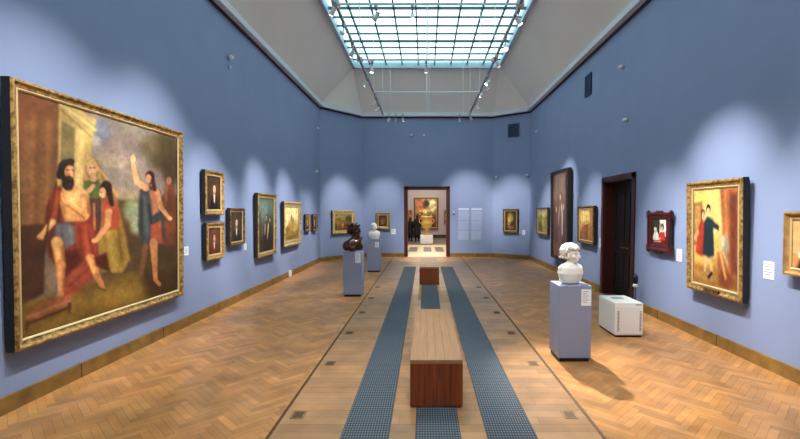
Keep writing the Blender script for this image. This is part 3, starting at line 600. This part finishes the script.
# paintings in the gallery beyond
a = Art(90, 100, (150,110,60)); a.ell(24,24,22,20,(190,120,84),0,.9); a.ell(76,22,22,22,(238,226,170),0,.7); a.ell(50,16,14,12,(70,56,44),0,.7); a.ell(48,44,38,8,(236,206,120),0,.8); a.ell(26,60,18,14,(140,60,40),0,.8); a.ell(70,60,20,14,(110,120,90),0,.8); a.poly([(0,78), (100,74), (100,100), (0,100)], (88,44,32), 6)
for x, c_ in ((20,(160,90,66)), (38,(226,196,120)), (56,(90,96,110)), (74,(206,120,60)), (88,(120,70,40))): a.person(x, 92, 44, (230,190,150), c_, (60,40,24))
a.noise(.5, 10).noise(.4, 26)
picture((.08, G1, .62), 0, 1.62, 2.12, .12, .1, M['giltdark'], a, 'large colourful painting on the end wall of the gallery beyond the doorway', .5)
for x, lab in ((-1.02, 'narrow painting left of the colourful one in the gallery beyond the doorway'), (1.42, 'narrow painting right of the colourful one in the gallery beyond the doorway')):
    picture((x, G1, .95), 0, .3, .95, .1, .05, M['gilt'], portrait((110,70,36), (150,80,44), 50), lab, .5)

# ------------------------------------------------------------------ caption cards and wall text
def card(loc, theta, w, h, label):
    bm = BM(); box(bm, -w/2, -.008, 0, w/2, .003, h, 0)
    for k in range(5):
        z = h*(.82-.15*k); box(bm, -w*.4, -.0086, z, w*(.38 if k % 2 else .2), -.008, z+h*.05, 1)
    o = obj('caption_card', bm, [M['card'], M['print']]); o.location = loc; o.rotation_euler = (0, 0, R(theta)); tag(o, label, 'caption card', 'caption cards beside the paintings')
card((XL, 6.905, 1.11), 90, .11, .14, 'white caption card just right of the largest painting')
card((XL, 9.17, 1.0), 90, .11, .13, 'white caption card beside the single dark portrait, left wall')
card((-1.25, D2, .905), 0, .17, .2, 'white caption card between small brown painting and far doorway')
card((*on_right_corner(3.7, 16.6), .92), tr, .13, .17, 'white caption card right of the golden still life')
card((XR, 9.8, 1.0), -90, .13, .2, 'white caption card between amber figure painting and dark door')
card((XR, 6.77, 1.03), -90, .13, .19, 'white caption card right of the crimson framed portrait')
card((XR, 5.0, 1.03), -90, .15, .2, 'white caption card right of the couple and drapery painting')
for x0, lab in ((1.31, 'pale printed wall text panel nearer the far doorway'), (1.825, 'pale printed wall text panel further right of the far doorway')):
    t = empty('wall_text', (x0, D2, .66)); tag(t, lab, 'wall text', 'wall text panels')
    bm = BM(); box(bm, 0, -.003, 0, .44, 0, 1.29); obj('panel', bm, M['palepanel'], t)
    bm = BM(); box(bm, .02, -.006, 1.2, .42, -.003, 1.27); obj('heading', bm, M['paletext'], t)
    random.seed(3); bm = BM()
    for k in range(26):
        z = 1.12-k*.043
        if k in (8, 17): obj('paragraph', bm, M['paletext'], t); bm = BM(); continue
        x = .02
        while x < .38:
            l_ = random.uniform(.03, .08); box(bm, x, -.005, z, min(.42, x+l_), -.003, z+.014); x += l_+.014
    obj('paragraph', bm, M['paletext'], t)

# ------------------------------------------------------------------ wall sensors and vents
def sensor(loc, theta, label, s=1):
    root = empty('wall_sensor', loc, (0, 0, R(theta))); tag(root, label, 'sensor', 'small white wall sensors')
    bm = BM(); box(bm, -.03*s, -.012, -.045*s, .03*s, 0, .045*s, 0, .006); tube(bm, (0, -.012, 0), (0, -.05*s, -.01), .012); obj('bracket', bm, M['fixture'], root)
    bm = BM(); ball(bm, (0, -.06*s, -.01), (.045*s, .05*s, .04*s)); obj('head', bm, M['sensor'], root, True)
sensor((XL, 8.53, 4.75), 90, 'small white sensor high on left wall above the portraits'); sensor((XL, 8.53, 4.56), 90, 'dim little sensor directly under the high left wall sensor', .6)
sensor((XL, 15.3, 4.68), 90, 'white sensor high on left wall beside the far corner'); sensor((XL, 15.1, 3.18), 90, 'white sensor midway up left wall beside the far corner')
sensor((-.53, D2, 4.8), 0, 'left of two small sensors high on far wall over doorway'); sensor((-.04, D2, 4.8), 0, 'right of two small sensors high on far wall over doorway')
sensor((1.145, D2, 1.78), 0, 'white sensor beside the far door frame at head height')
sensor((*on_right_corner(2.83, 17.33), 3.15), tr, 'white sensor above golden still life, left side of angled corner wall', 1.3); sensor((*on_right_corner(3.85, 16.56), 3.16), tr, 'white sensor at right edge of the angled right corner wall', 1.3)
sensor((XR, 15.5, 4.6), -90, 'tiny sensor high on right wall close to the angled corner', .8); sensor((XR, 8.82, 4.66), -90, 'upper white sensor high on right wall above the door', 1); sensor((XR, 8.6, 3.58), -90, 'lower white sensor on right wall above the door', 1)
def vent(loc, theta, w, h, label):
    root = empty('wall_vent', loc, (0, 0, R(theta))); tag(root, label, 'vent')
    bm = BM(); box(bm, -w/2, -.02, 0, w/2, 0, h, 0); obj('backing', bm, M['ventdark'], root)
    bm = BM()
    for q in ((-w/2, 0, w/2, .03), (-w/2, h-.03, w/2, h), (-w/2, 0, -w/2+.03, h), (w/2-.03, 0, w/2, h)): box(bm, q[0], -.035, q[1], q[2], 0, q[3])
    k = .06
    while k < h-.05: box(bm, -w/2+.03, -.032, k, w/2-.03, -.02, k+.014); k += .045
    obj('grille', bm, M['vent'], root)
vent((XR, 10.69, 4.58), -90, .39, .5, 'blue air vent grille high on the right wall'); vent((*on_right_corner(3.37, 16.9), 4.64), tr, .46, .5, 'blue air vent grille high on the angled right corner wall')

# ------------------------------------------------------------------ matting, hatches, benches
for x0, x1, y0, y1, lab in ((-.665, -.295, .2, 14.2, 'long dark ribbed floor mat strip left of the benches'), (.505, .885, .2, 14.2, 'long dark ribbed floor mat strip right of the benches'), (-.07, .28, .2, 11.6, 'dark ribbed floor mat strip running under the benches')):
    o = empty('floor_mat', ((x0+x1)/2, (y0+y1)/2, 0)); tag(o, lab, 'floor mat', 'ribbed floor mats')
    bm = BM(); box(bm, (x0-x1)/2, (y0-y1)/2, 0, (x1-x0)/2, (y1-y0)/2, .008); obj('matting', bm, M['mat'], o)
    bm = BM(); hw, hl = (x1-x0)/2, (y1-y0)/2
    for q in ((-hw-.008, -hl, -hw, hl), (hw, -hl, hw+.008, hl), (-hw, hl, hw, hl+.008), (-hw, -hl-.008, hw, -hl)): box(bm, q[0], q[1], 0, q[2], q[3], .01)
    obj('edge_trim', bm, M['fixdark'], o)
word = ['nearest the camera', 'second from the camera', 'third from the camera', 'fourth from the camera', 'fifth from the camera', 'furthest from the camera']
for side, x in (('left', -1.12), ('right', 1.28)):
    for k in range(6):
        y = 3.82+1.32*k; o = empty('floor_hatch', (x, y, 0)); tag(o, 'square brass floor hatch by the %s floor groove, %s' % (side, word[k]), 'floor hatch', 'square floor hatches')
        bm = BM(); box(bm, -.06, -.075, 0, .06, .075, .004, 0, .001); obj('cover', bm, M['hatch'], o)
        bm = BM(); box(bm, -.04, -.055, .004, .04, .055, .0055); obj('inlay', bm, M['groove'], o)
def bench(y0, y1, label):
    w, h = .48, .445; o = empty('bench', (AX, (y0+y1)/2, 0)); tag(o, label, 'bench', 'wooden block benches'); L2 = (y1-y0)/2
    bm = BM(); n = 6
    for k in range(n):
        a = -w/2+w*k/n; box(bm, a+.0008, -L2, h-.035, a+w/n-.0008, L2, h, 0, .0015)
    obj('seat', bm, M['benchtop'], o)
    for s in (-1, 1):
        bm = BM(); box(bm, -w/2, s*L2-(.03 if s > 0 else 0), .012, -.001, s*L2+(.03 if s < 0 else 0), h-.036, 0, .002); box(bm, .001, s*L2-(.03 if s > 0 else 0), .012, w/2, s*L2+(.03 if s < 0 else 0), h-.036, 0, .002)
        obj('end_panel', bm, M['benchside'], o)
        bm = BM(); box(bm, s*w/2-(.028 if s > 0 else 0), -L2+.031, .012, s*w/2+(.028 if s < 0 else 0), L2-.031, h-.036, 0, .002); obj('side_panel', bm, M['benchside'], o)
    bm = BM(); box(bm, -w/2+.05, -L2+.05, .0, w/2-.05, L2-.05, .05); obj('plinth', bm, M['black'], o)
bench(3.96, 6.07, 'nearest long wooden block bench, red brown end panel, pale oak top'); bench(10.7, 12.78, 'smaller looking block bench further away, before the far doorway')

# ------------------------------------------------------------------ pedestals, busts, cabinet
def pedestal(x, y, h, label, cx, cz0, cz1):
    w = .39; o = empty('pedestal', (x, y, 0)); tag(o, label, 'pedestal', 'blue grey bust pedestals')
    bm = BM(); box(bm, -w/2, -w/2, .045, w/2, w/2, h, 0, .004); obj('body', bm, M['pedestal'], o)
    bm = BM(); box(bm, -w/2+.02, -w/2+.012, 0, w/2-.02, w/2-.012, .045); obj('base', bm, M['black'], o)
    bm = BM(); box(bm, cx-.055, -w/2-.006, cz0, cx+.06, -w/2, cz1, 0)
    for k in range(6): z = cz0+(cz1-cz0)*(.85-.13*k); box(bm, cx-.04, -w/2-.007, z, cx+.03-.02*(k % 2), -w/2-.006, z+.006, 1)
    obj('label_card', bm, [M['card'], M['print']], o)
PR, PD, PW = (1.79, 5.39, .915), (-1.535, 9.43, .95), (-1.525, 13.2, .96)
pedestal(*PR, 'blue grey pedestal with white card carrying the marble bust at right', .125, .68, .875)
pedestal(*PD, 'blue grey pedestal carrying the dark bronze bust at left', .12, .72, .94)
pedestal(*PW, 'furthest blue grey pedestal, carrying a white bust behind the bronze one', .1, .74, .9)
def bust(p, yaw, m, label, kind):
    o = BM(); random.seed(11)
    if kind == 'bronze':     # cloaked shoulders spreading to one side
        ball(o, (0, .0, .1), (.15, .1, .1)); ball(o, (-.01, .04, .085), (.14, .12, .085)); limb(o, (-.12, .03, .07), (.02, -.02, .19), .06, .055); limb(o, (-.1, -.03, .055), (.1, -.04, .055), .05, .05)
        limb(o, (.03, 0, .12), (.05, -.03, .2), .07, .05); limb(o, (-.08, -.07, .05), (.08, -.08, .19), .03, .026); sh, hz = .02, .31
    else:                    # draped chest cut square below
        lathe(o, [(.11, 0), (.115, .012), (.13, .05), (.15, .11), (.135, .17), (.09, .205), (.055, .22)], 28)
        for v in o.verts: v.co.y *= .72
        box(o, -.12, -.05, .02, .12, .05, .19, 0, .045); limb(o, (-.1, 0, .16), (0, 0, .2), .045, .05); limb(o, (.1, 0, .16), (0, 0, .2), .045, .05); ball(o, (0, -.04, .12), (.1, .05, .075)); sh, hz = 0, .305
    limb(o, (sh, .0, .15), (sh, -.012, .26), .05, .042)
    hd = BM()
    ball(hd, (0, .012, .03), (.066, .082, .075)); ball(hd, (0, -.02, -.01), (.052, .062, .075)); ball(hd, (0, -.05, -.06), (.027, .027, .022))
    tube(hd, (0, -.078, .028), (0, -.104, -.012), .009, .014, 8); ball(hd, (0, -.092, -.014), (.016, .014, .01))
    for s in (-1, 1):
        ball(hd, (s*.028, -.068, .034), (.024, .016, .008)); ball(hd, (s*.034, -.058, -.012), (.02, .016, .018)); ball(hd, (s*.066, .008, 0), (.01, .02, .028))
    ball(hd, (0, -.08, -.036), (.02, .012, .006)); ball(hd, (0, -.079, -.047), (.018, .011, .007))
    hairs = BM()
    if kind == 'curls':
        ball(hairs, (0, .025, .035), (.07, .08, .07))
        for k in range(170):                                # sunflower spread of curls over crown, temples and nape
            z = 1-k/169*1.45; rr = math.sqrt(max(0, 1-z*z)); th = k*2.39996; x, y = math.cos(th)*rr, math.sin(th)*rr
            if y < -.25 and z < .42: continue
            if z < -.1 and y < .25: continue
            ball(hairs, (x*.088, .02+y*.098, .038+z*.082), random.uniform(.013, .02), 10, 8)
        for s in (-1, 1):
            for k in range(9): ball(hairs, (s*.066, .0+.012*k, -.012-.008*(k%3)), .015, 8, 6)
        for k in range(8): limb(o, (-.11+k*.031, -.08+abs(k-3.5)*.012, .05), (-.1+k*.026, -.08+abs(k-3.5)*.012, .16), .012, .009)
    elif kind == 'bronze':
        ball(hairs, (0, .03, .045), (.078, .09, .07)); ball(hairs, (0, -.04, .085), (.05, .05, .026)); ball(hairs, (0, .06, 0), (.062, .06, .07))
        for k in range(46):
            th = random.uniform(-.2, 3.4); ball(hairs, (math.cos(th)*.074, .025+math.sin(th)*.082, random.uniform(-.04, .1)), random.uniform(.015, .024), 8, 6)
        ball(hd, (0, -.055, -.072), (.036, .034, .036))
    else:
        ball(hairs, (0, .028, .04), (.072, .082, .07)); ball(hairs, (0, .08, .02), (.034, .03, .034))
    turn = Matrix.Translation((sh, -.012, hz)) @ Matrix.Rotation(R({'curls': 24, 'bronze': 12, 'plain': 8}[kind]), 4, 'Z') @ Matrix.Rotation(R({'curls': 3, 'bronze': 4, 'plain': 0}[kind]), 4, 'X')
    for b in (hd, hairs): bmesh.ops.transform(b, matrix=turn, verts=b.verts[:])
    me_ = bpy.data.meshes.new('t'); hd.to_mesh(me_); hd.free(); o.from_mesh(me_)
    for v in o.verts: v.co.z = max(v.co.z, .004)
    sc = {'curls': 1.13, 'bronze': 1.4, 'plain': 1.2}[kind]
    bo = obj('portrait_bust', o, m, None, True); bo.location = (p[0], p[1], p[2]+.006); bo.rotation_euler = (0, 0, R(yaw)); bo.scale = (sc, sc, sc); fuse(bo, .0055, 5)
    h = obj('hair', hairs, m, bo, True); fuse(h, .004, 0); tag(bo, label, 'bust')
bust(PR, 18, M['marble'], 'white marble bust with curly hair on the nearest pedestal', 'curls')
bust(PD, 55, M['bronze'], 'dark bronze bust in profile on the left pedestal', 'bronze')
bust(PW, 20, M['marble'], 'small white bust on the furthest pedestal behind the bronze bust', 'plain')

# white climate cabinet
o = empty('humidifier_cabinet', (2.915, 6.52, 0)); tag(o, 'low white metal climate cabinet with vertical slots, before the dark door', 'cabinet')
bm = BM(); box(bm, -.2, -.3, .03, .2, .3, .495, 0, .008); obj('body', bm, M['white'], o)
bm = BM(); box(bm, -.185, -.285, 0, .185, .285, .03); obj('base', bm, M['black'], o)
bm = BM(); box(bm, -.188, -.306, .05, .188, -.3, .45, 0, .002); f_ = obj('front_panel', bm, M['white'], o)
for x in (-.158, .158):
    bm = BM(); box(bm, x-.013, -.3085, .09, x+.013, -.306, .38)
    for k in range(14): box(bm, x-.013, -.31, .1+k*.02, x+.013, -.3085, .108+k*.02, 1)
    obj('air_slot', bm, [M['slot'], M['white']], f_)
bm = BM(); box(bm, -.1, .0, .495, .06, .12, .499); obj('control_panel', bm, M['fixture'], o)
bm = BM(); box(bm, .09, -.304, .465, .17, -.3, .475); obj('badge', bm, M['fixdark'], o)
for x in (-.15, .15):
    for y in (-.25, .25): pass
# short black and white post against the wall
o = empty('wall_post', (3.78, 7.86, 0)); tag(o, 'short black post with white band beside the dark red door', 'post')
bm = BM(); lathe(bm, [(.05, 0), (.05, .015), (.016, .03), (.014, .45)], 16); obj('stem', bm, M['fixdark'], o, True)
bm = BM(); lathe(bm, [(.02, .44), (.04, .45), (.045, .475), (.03, .5)], 16); obj('band', bm, M['white'], o, True)
bm = BM(); ball(bm, (0, 0, .58), (.048, .048, .1)); obj('head', bm, M['black'], o, True)
# small pale socket box on the left skirting
o = obj('wall_socket', box(BM(), XL+.036, 11.95, .02, XL+.09, 12.07, .19, 0, .006), M['sensor']); tag(o, 'small pale socket box on the left skirting below the golden landscape', 'socket')

# ------------------------------------------------------------------ urn and visitors in the gallery beyond
o = empty('plinth', (.09, 24.35, 0)); tag(o, 'low white plinth under the golden urn beyond the doorway', 'plinth')
bm = BM(); box(bm, -.34, -.34, .03, .34, .34, .5, 0, .006); obj('body', bm, M['card'], o); bm = BM(); box(bm, -.31, -.31, 0, .31, .31, .03); obj('base', bm, M['black'], o)
u = empty('urn', (.09, 24.35, .5)); tag(u, 'golden stone urn on low white plinth beyond the doorway', 'urn')
bm = BM(); lathe(bm, [(.2, 0), (.2, .05), (.15, .1), (.08, .16), (.07, .24), (.1, .3), (.2, .38), (.29, .5), (.32, .64), (.3, .74), (.25, .82), (.27, .9), (.33, .98), (.34, 1.02), (.3, 1.03), (.26, .98), (.22, .9)], 32); obj('bowl', bm, M['gilturn'], u, True)
for s in (-1, 1):
    bm = BM(); pts = [Vector((s*(.3+.12*math.sin(t)), 0, .62+.3*t/math.pi)) for t in np.linspace(0, math.pi, 9)]
    for a_, b_ in zip(pts, pts[1:]): limb(bm, a_, b_, .022)
    fuse(obj('handle', bm, M['gilturn'], u, True), .012, 1)
def person(x, y, k, yaw, label, bag):
    """a standing visitor about 1.66 m tall before scaling by k"""
    root = None
    b = BM()                                              # body: head, neck, torso, arms, hands, legs
    ball(b, (0, 0, 1.555), (.075, .09, .105)); ball(b, (0, -.03, 1.51), (.055, .06, .07)); ball(b, (0, -.095, 1.545), (.012, .016, .02))
    for s in (-1, 1): ball(b, (s*.078, 0, 1.55), (.012, .02, .03)); ball(b, (s*.03, -.08, 1.565), (.014, .01, .008))
    limb(b, (0, .01, 1.36), (0, 0, 1.47), .055, .05); limb(b, (0, 0, .95), (0, 0, 1.28), .13, .15)
    for s in (-1, 1):
        limb(b, (s*.16, 0, 1.33), (s*.22, .01, 1.06), .05, .042); limb(b, (s*.22, .01, 1.06), (s*.2, -.12, .84), .04, .028); ball(b, (s*.2, -.14, .8), (.022, .035, .045))
        for q in range(4): limb(b, (s*(.2+.012*(q-1.5)), -.15+.008*q, .78), (s*(.2+.012*(q-1.5)), -.14+.012*q, .71+.008*abs(q-1.5)), .009, .007)
        limb(b, (s*.175, -.15, .8), (s*.168, -.17, .75), .01, .008)
        limb(b, (s*.08, 0, .92), (s*.09, -.01, .5), .09, .06); limb(b, (s*.09, -.01, .5), (s*.09, .01, .1), .058, .038); limb(b, (s*.09, .03, .05), (s*.1, -.12, .04), .045, .038)
    body = obj('person', b, M['skin'], None, True); fuse(body, .014, 2)
    c = BM(); limb(c, (0, 0, 1.0), (0, 0, 1.28), .18, .19)
    lathe(c, [(.27, .45), (.2, .8), (.17, 1.0), (.18, 1.2), (.16, 1.36), (.08, 1.43)], 20)
    for s in (-1, 1): limb(c, (s*.16, 0, 1.33), (s*.23, .01, 1.06), .068, .06); limb(c, (s*.23, .01, 1.06), (s*.205, -.11, .86), .058, .045)
    fuse(obj('coat', c, M['coat'], body, True), .014, 2)
    c = BM()
    for s in (-1, 1): limb(c, (s*.08, 0, .9), (s*.09, -.01, .5), .1, .075); limb(c, (s*.09, -.01, .5), (s*.09, .01, .12), .072, .055); limb(c, (s*.09, .03, .055), (s*.1, -.13, .045), .055, .045)
    fuse(obj('trousers', c, M['coat'], body, True), .014, 2)
    c = BM(); ball(c, (0, .02, 1.585), (.09, .1, .1)); ball(c, (0, .07, 1.5), (.08, .05, .12)); fuse(obj('hair', c, M['hair'], body, True), .012, 1)
    body.location = (x, y, 0); body.rotation_euler = (0, 0, R(yaw)); body.scale = (k, k, k); tag(body, label, 'person')
person(-.47, 26.2, .95, 190, 'person in black coat standing right of another, beyond the doorway', False)
person(-.88, 26.5, .86, 165, 'shorter person in black at the left side of the far doorway view', False)

# ------------------------------------------------------------------ lighting track hung below the skylight, and its spotlights
TZ, TX0, TX1 = 5.0, -1.38, 1.47
trk = empty('lighting_track', (0, 7, TZ)); tag(trk, 'white suspended lighting track frame hanging below the skylight', 'lighting track')
for x in (TX0, TX1):
    bm = BM(); box(bm, x-.018, -7.2, -.02, x+.018, 7.7, .03); obj('rail', bm, M['rodside'], trk)
bars = [14.55, 11.95, 9.45, 6.95, 4.4, 1.9]
for y in bars:
    bm = BM(); box(bm, TX0, y-7-.013, -.012, TX1, y-7+.013, .02); obj('crossbar', bm, M['rod'], trk)
    for x in (TX0, TX1): bm = BM(); box(bm, x-.06, y-7-.06, -.03, x+.06, y-7+.06, .05, 0, .01); obj('connector', bm, M['rod'], trk)
for y in bars:
    for x in (TX0, -1.13, .05, .13, 1.24, TX1) if y > 12 else ((TX0, .05, TX1) if y > 9 else (TX0, TX1)):
        bm = BM(); tube(bm, (x, y-7, .03), (x, y-7, PZ-TZ-.02), .008, seg=6); obj('suspension_wire', bm, M['wire'], trk)
def spot(pos, aim, watts, size, label, col=(1, .95, .88), lit=True, blend=1., rad=.035):
    pos = Vector(pos); d_ = (Vector(aim)-Vector((pos.x, pos.y, TZ-.2))).normalized()
    root = empty('spotlight', (pos.x, pos.y, TZ-.02)); tag(root, label, 'spotlight', 'spotlights on the suspended track')
    bm = BM(); box(bm, -.022, -.06, -.05, .022, .06, 0, 0, .004); obj('adapter', bm, M['fixture'], root)
    bm = BM(); tube(bm, (0, 0, -.05), (0, 0, -.15), .009, seg=8); obj('stem', bm, M['fixture'], root)
    c = Vector((0, 0, -.17)); bm = BM(); tube(bm, c-d_*.06, c+d_*.07, .03, .04, 18); h_ = obj('lamp_head', bm, M['white'], root)
    bm = BM(); tube(bm, c-d_*.075, c-d_*.06, .022, .03, 18); obj('heat_sink', bm, M['fixdark'], h_)
    bm = BM(); tube(bm, c+d_*.07, c+d_*.073, .034, .034, 18); obj('lens', bm, M['lens'] if lit else M['white'], h_)
    l = bpy.data.lights.new('spot_beam', 'SPOT'); l.energy = watts; l.spot_size = R(size); l.spot_blend = blend; l.shadow_soft_size = rad; l.color = col
    lo_ = bpy.data.objects.new('spot_beam', l); COL.objects.link(lo_); lo_.location = Vector((pos.x, pos.y, TZ-.2))+d_*.1; lo_.rotation_euler = d_.to_track_quat('-Z', 'Y').to_euler()
P_ = 3.5
LT = [
 ((TX0, 3.6, 0), (XL, 4.6, 2.5), 260, 62, 'track spotlight on the left rail nearest the camera'),
 ((TX0, 5.9, 0), (XL, 6.0, 2.5), 240, 62, 'track spotlight on left rail over the largest painting'),
 ((TX0, 6.75, 0), (XL, 7.75, 2.35), 130, 40, 'track spotlight at the left rail near the skylight corner of view'),
 ((-.757, 6.95, 0), (XL, 8.65, 1.9), 130, 34, 'left of two spotlights on the near crossbar against the skylight'),
 ((-.193, 6.95, 0), (-.1, 4.6, .3), 60, 50, 'right of two spotlights on the near crossbar against the skylight'),
 ((TX0, 8.5, 0), (XL, 10.2, 2.2), 180, 40, 'left rail spotlight just beyond the near crossbar'),
 ((TX0, 10.5, 0), (XL, 12.15, 2.0), 180, 42, 'left rail spotlight just before the third crossbar'),
 ((-1.124, 9.45, 0), (-1.6, 9.9, 1.2), 40, 40, 'left spotlight hanging from the crossbar at the skylight end'),
 ((.023, 9.45, 0), (.1, 11.5, .3), 60, 55, 'middle spotlight hanging from the crossbar at the skylight end'),
 ((TX0, 12.25, 0), (XL, 13.9, 1.9), 100, 32, 'left rail spotlight just past the far crossbar junction'),
 ((TX0, 12.9, 0), (XL, 14.8, 1.9), 100, 32, 'left rail spotlight further along, above the bronze bust'),
 ((-1.176, 14.55, 0), (-3.1, 16.56, 1.9), 120, 38, 'leftmost of three spotlights under the end crossbar'),
 ((-.957, 14.55, 0), (-1.65, D2, 2.0), 90, 34, 'middle of three spotlights under the end crossbar'),
 ((-.726, 14.55, 0), (.1, D2-.3, .0), 200, 44, 'rightmost of three spotlights under the end crossbar'),
 ((1.127, 14.55, 0), (1.8, D2, 1.8), 110, 48, 'left of two spotlights at the right end of the end crossbar'),
 ((TX1, 14.3, 0), (3.3, 16.9, 2.0), 120, 36, 'right of two spotlights at the right end of the end crossbar'),
 ((TX1, 12.76, 0), (XR, 14.4, 2.0), 130, 38, 'right rail spotlight nearest the end crossbar'),
 ((TX1, 10.76, 0), (XR, 12.4, 2.7), 170, 40, 'right rail spotlight just before the skylight end'),
 ((TX1, 9.1, 0), (XR, 10.5, 2.0), 140, 36, 'right rail spotlight above the climate cabinet'),
 ((TX1, 8.2, 0), (1.85, 5.4, 1.0), 420, 30, 'right rail spotlight aimed back at the marble bust'),
 ((TX1, 7.08, 0), (XR, 7.2, 1.9), 110, 36, 'bright right rail spotlight at the near crossbar'),
 ((TX1, 5.4, 0), (XR, 5.9, 2.1), 190, 46, 'right rail spotlight over the couple and drapery painting'),
 ((TX1, 3.7, 0), (XR, 4.1, 2.0), 160, 46, 'right rail spotlight nearest the camera'),
 ((TX1, 10.4, 0), (-1.54, 9.43, 1.2), 110, 22, 'right rail spotlight aimed across at the bronze bust'),
 ((TX1, 11.5, 0), (-1.52, 13.2, 1.2), 60, 24, 'right rail spotlight aimed across at the furthest white bust'),
 ((TX0, 7.6, 0), (1.7, 5.5, 1.3), 90, 22, 'left rail spotlight aimed across at the marble bust'),
 ((.3, 1.9, 0), (.1, 5.2, .2), 60, 75, 'added flood spotlight on the second nearest crossbar aimed at the bench'),  # this and the next two are floods added to brighten bench and floor
 ((TX0, 2.3, 0), (-2.5, 5.0, 0), 60, 75, 'added left rail flood spotlight aimed down at the parquet'),
 ((TX1, 2.3, 0), (2.7, 5.0, 0), 55, 75, 'added right rail flood spotlight aimed down at the parquet'),
]
for p, a_, w_, s_, lab in LT:
    if abs(a_[0]) > 3.5: a_ = (a_[0], a_[1], a_[2]-.75); s_ *= 1.0 if w_ > 180 else .9; w_ *= 1.1
    if 'largest' in lab or 'left rail nearest' in lab: w_ *= .36
    spot(p, a_, w_*P_, s_, lab)
# gallery beyond: unseen ceiling panels, added as fill light
for x, y in ((0.1, 19.9), (.1, 23.4), (.1, 27.6)):
    o = empty('added_fill_light', (x, y, GH)); tag(o, 'unseen fill light panel added to the gallery beyond the doorway', 'added fill light', 'added fill lights of the gallery beyond')
    bm = BM(); box(bm, -.62, -.62, -.05, .62, .62, 0); obj('housing', bm, M['white'], o)
    bm = BM(); box(bm, -.58, -.58, -.054, .58, .58, -.05); obj('diffuser', bm, M['fill_panel'], o)
    l = bpy.data.lights.new('fill_beam', 'AREA'); l.size = 1.1; l.energy = 70; l.color = (1, .9, .76)
    lo_ = bpy.data.objects.new('fill_beam', l); COL.objects.link(lo_); lo_.location = (x, y, GH-.08)

# ------------------------------------------------------------------ sky
w = bpy.data.worlds.new('sky'); S.world = w; w.use_nodes = True; nt = w.node_tree; N = nt.nodes; L = nt.links
bg = N['Background']; tc = N.new('ShaderNodeTexCoord'); n = N.new('ShaderNodeTexNoise'); n.inputs['Scale'].default_value = 3.5; n.inputs['Detail'].default_value = 3
r = N.new('ShaderNodeValToRGB'); r.color_ramp.elements[0].position = .38; r.color_ramp.elements[1].position = .58
r.color_ramp.elements[0].color = (.72, .94, .98, 1); r.color_ramp.elements[1].color = (.95, 1, 1, 1)
L.new(tc.outputs['Generated'], n.inputs['Vector']); L.new(n.outputs['Fac'], r.inputs['Fac']); L.new(r.outputs[0], bg.inputs[0]); bg.inputs[1].default_value = 1.3

# ------------------------------------------------------------------ camera
cam = bpy.data.cameras.new('camera'); cam.sensor_width = 36; cam.lens = 440/800*36; cam.shift_x = -25/800; cam.shift_y = 11.2/800; cam.clip_start = .05
co = bpy.data.objects.new('camera', cam); COL.objects.link(co); co.location = (0, 0, 1.8); co.rotation_euler = (R(90-2.5), 0, 0); S.camera = co
S.view_settings.view_transform = 'Standard'; S.view_settings.look = 'None'; S.view_settings.gamma = 1; S.view_settings.exposure = .8; S.view_settings.use_curve_mapping = False
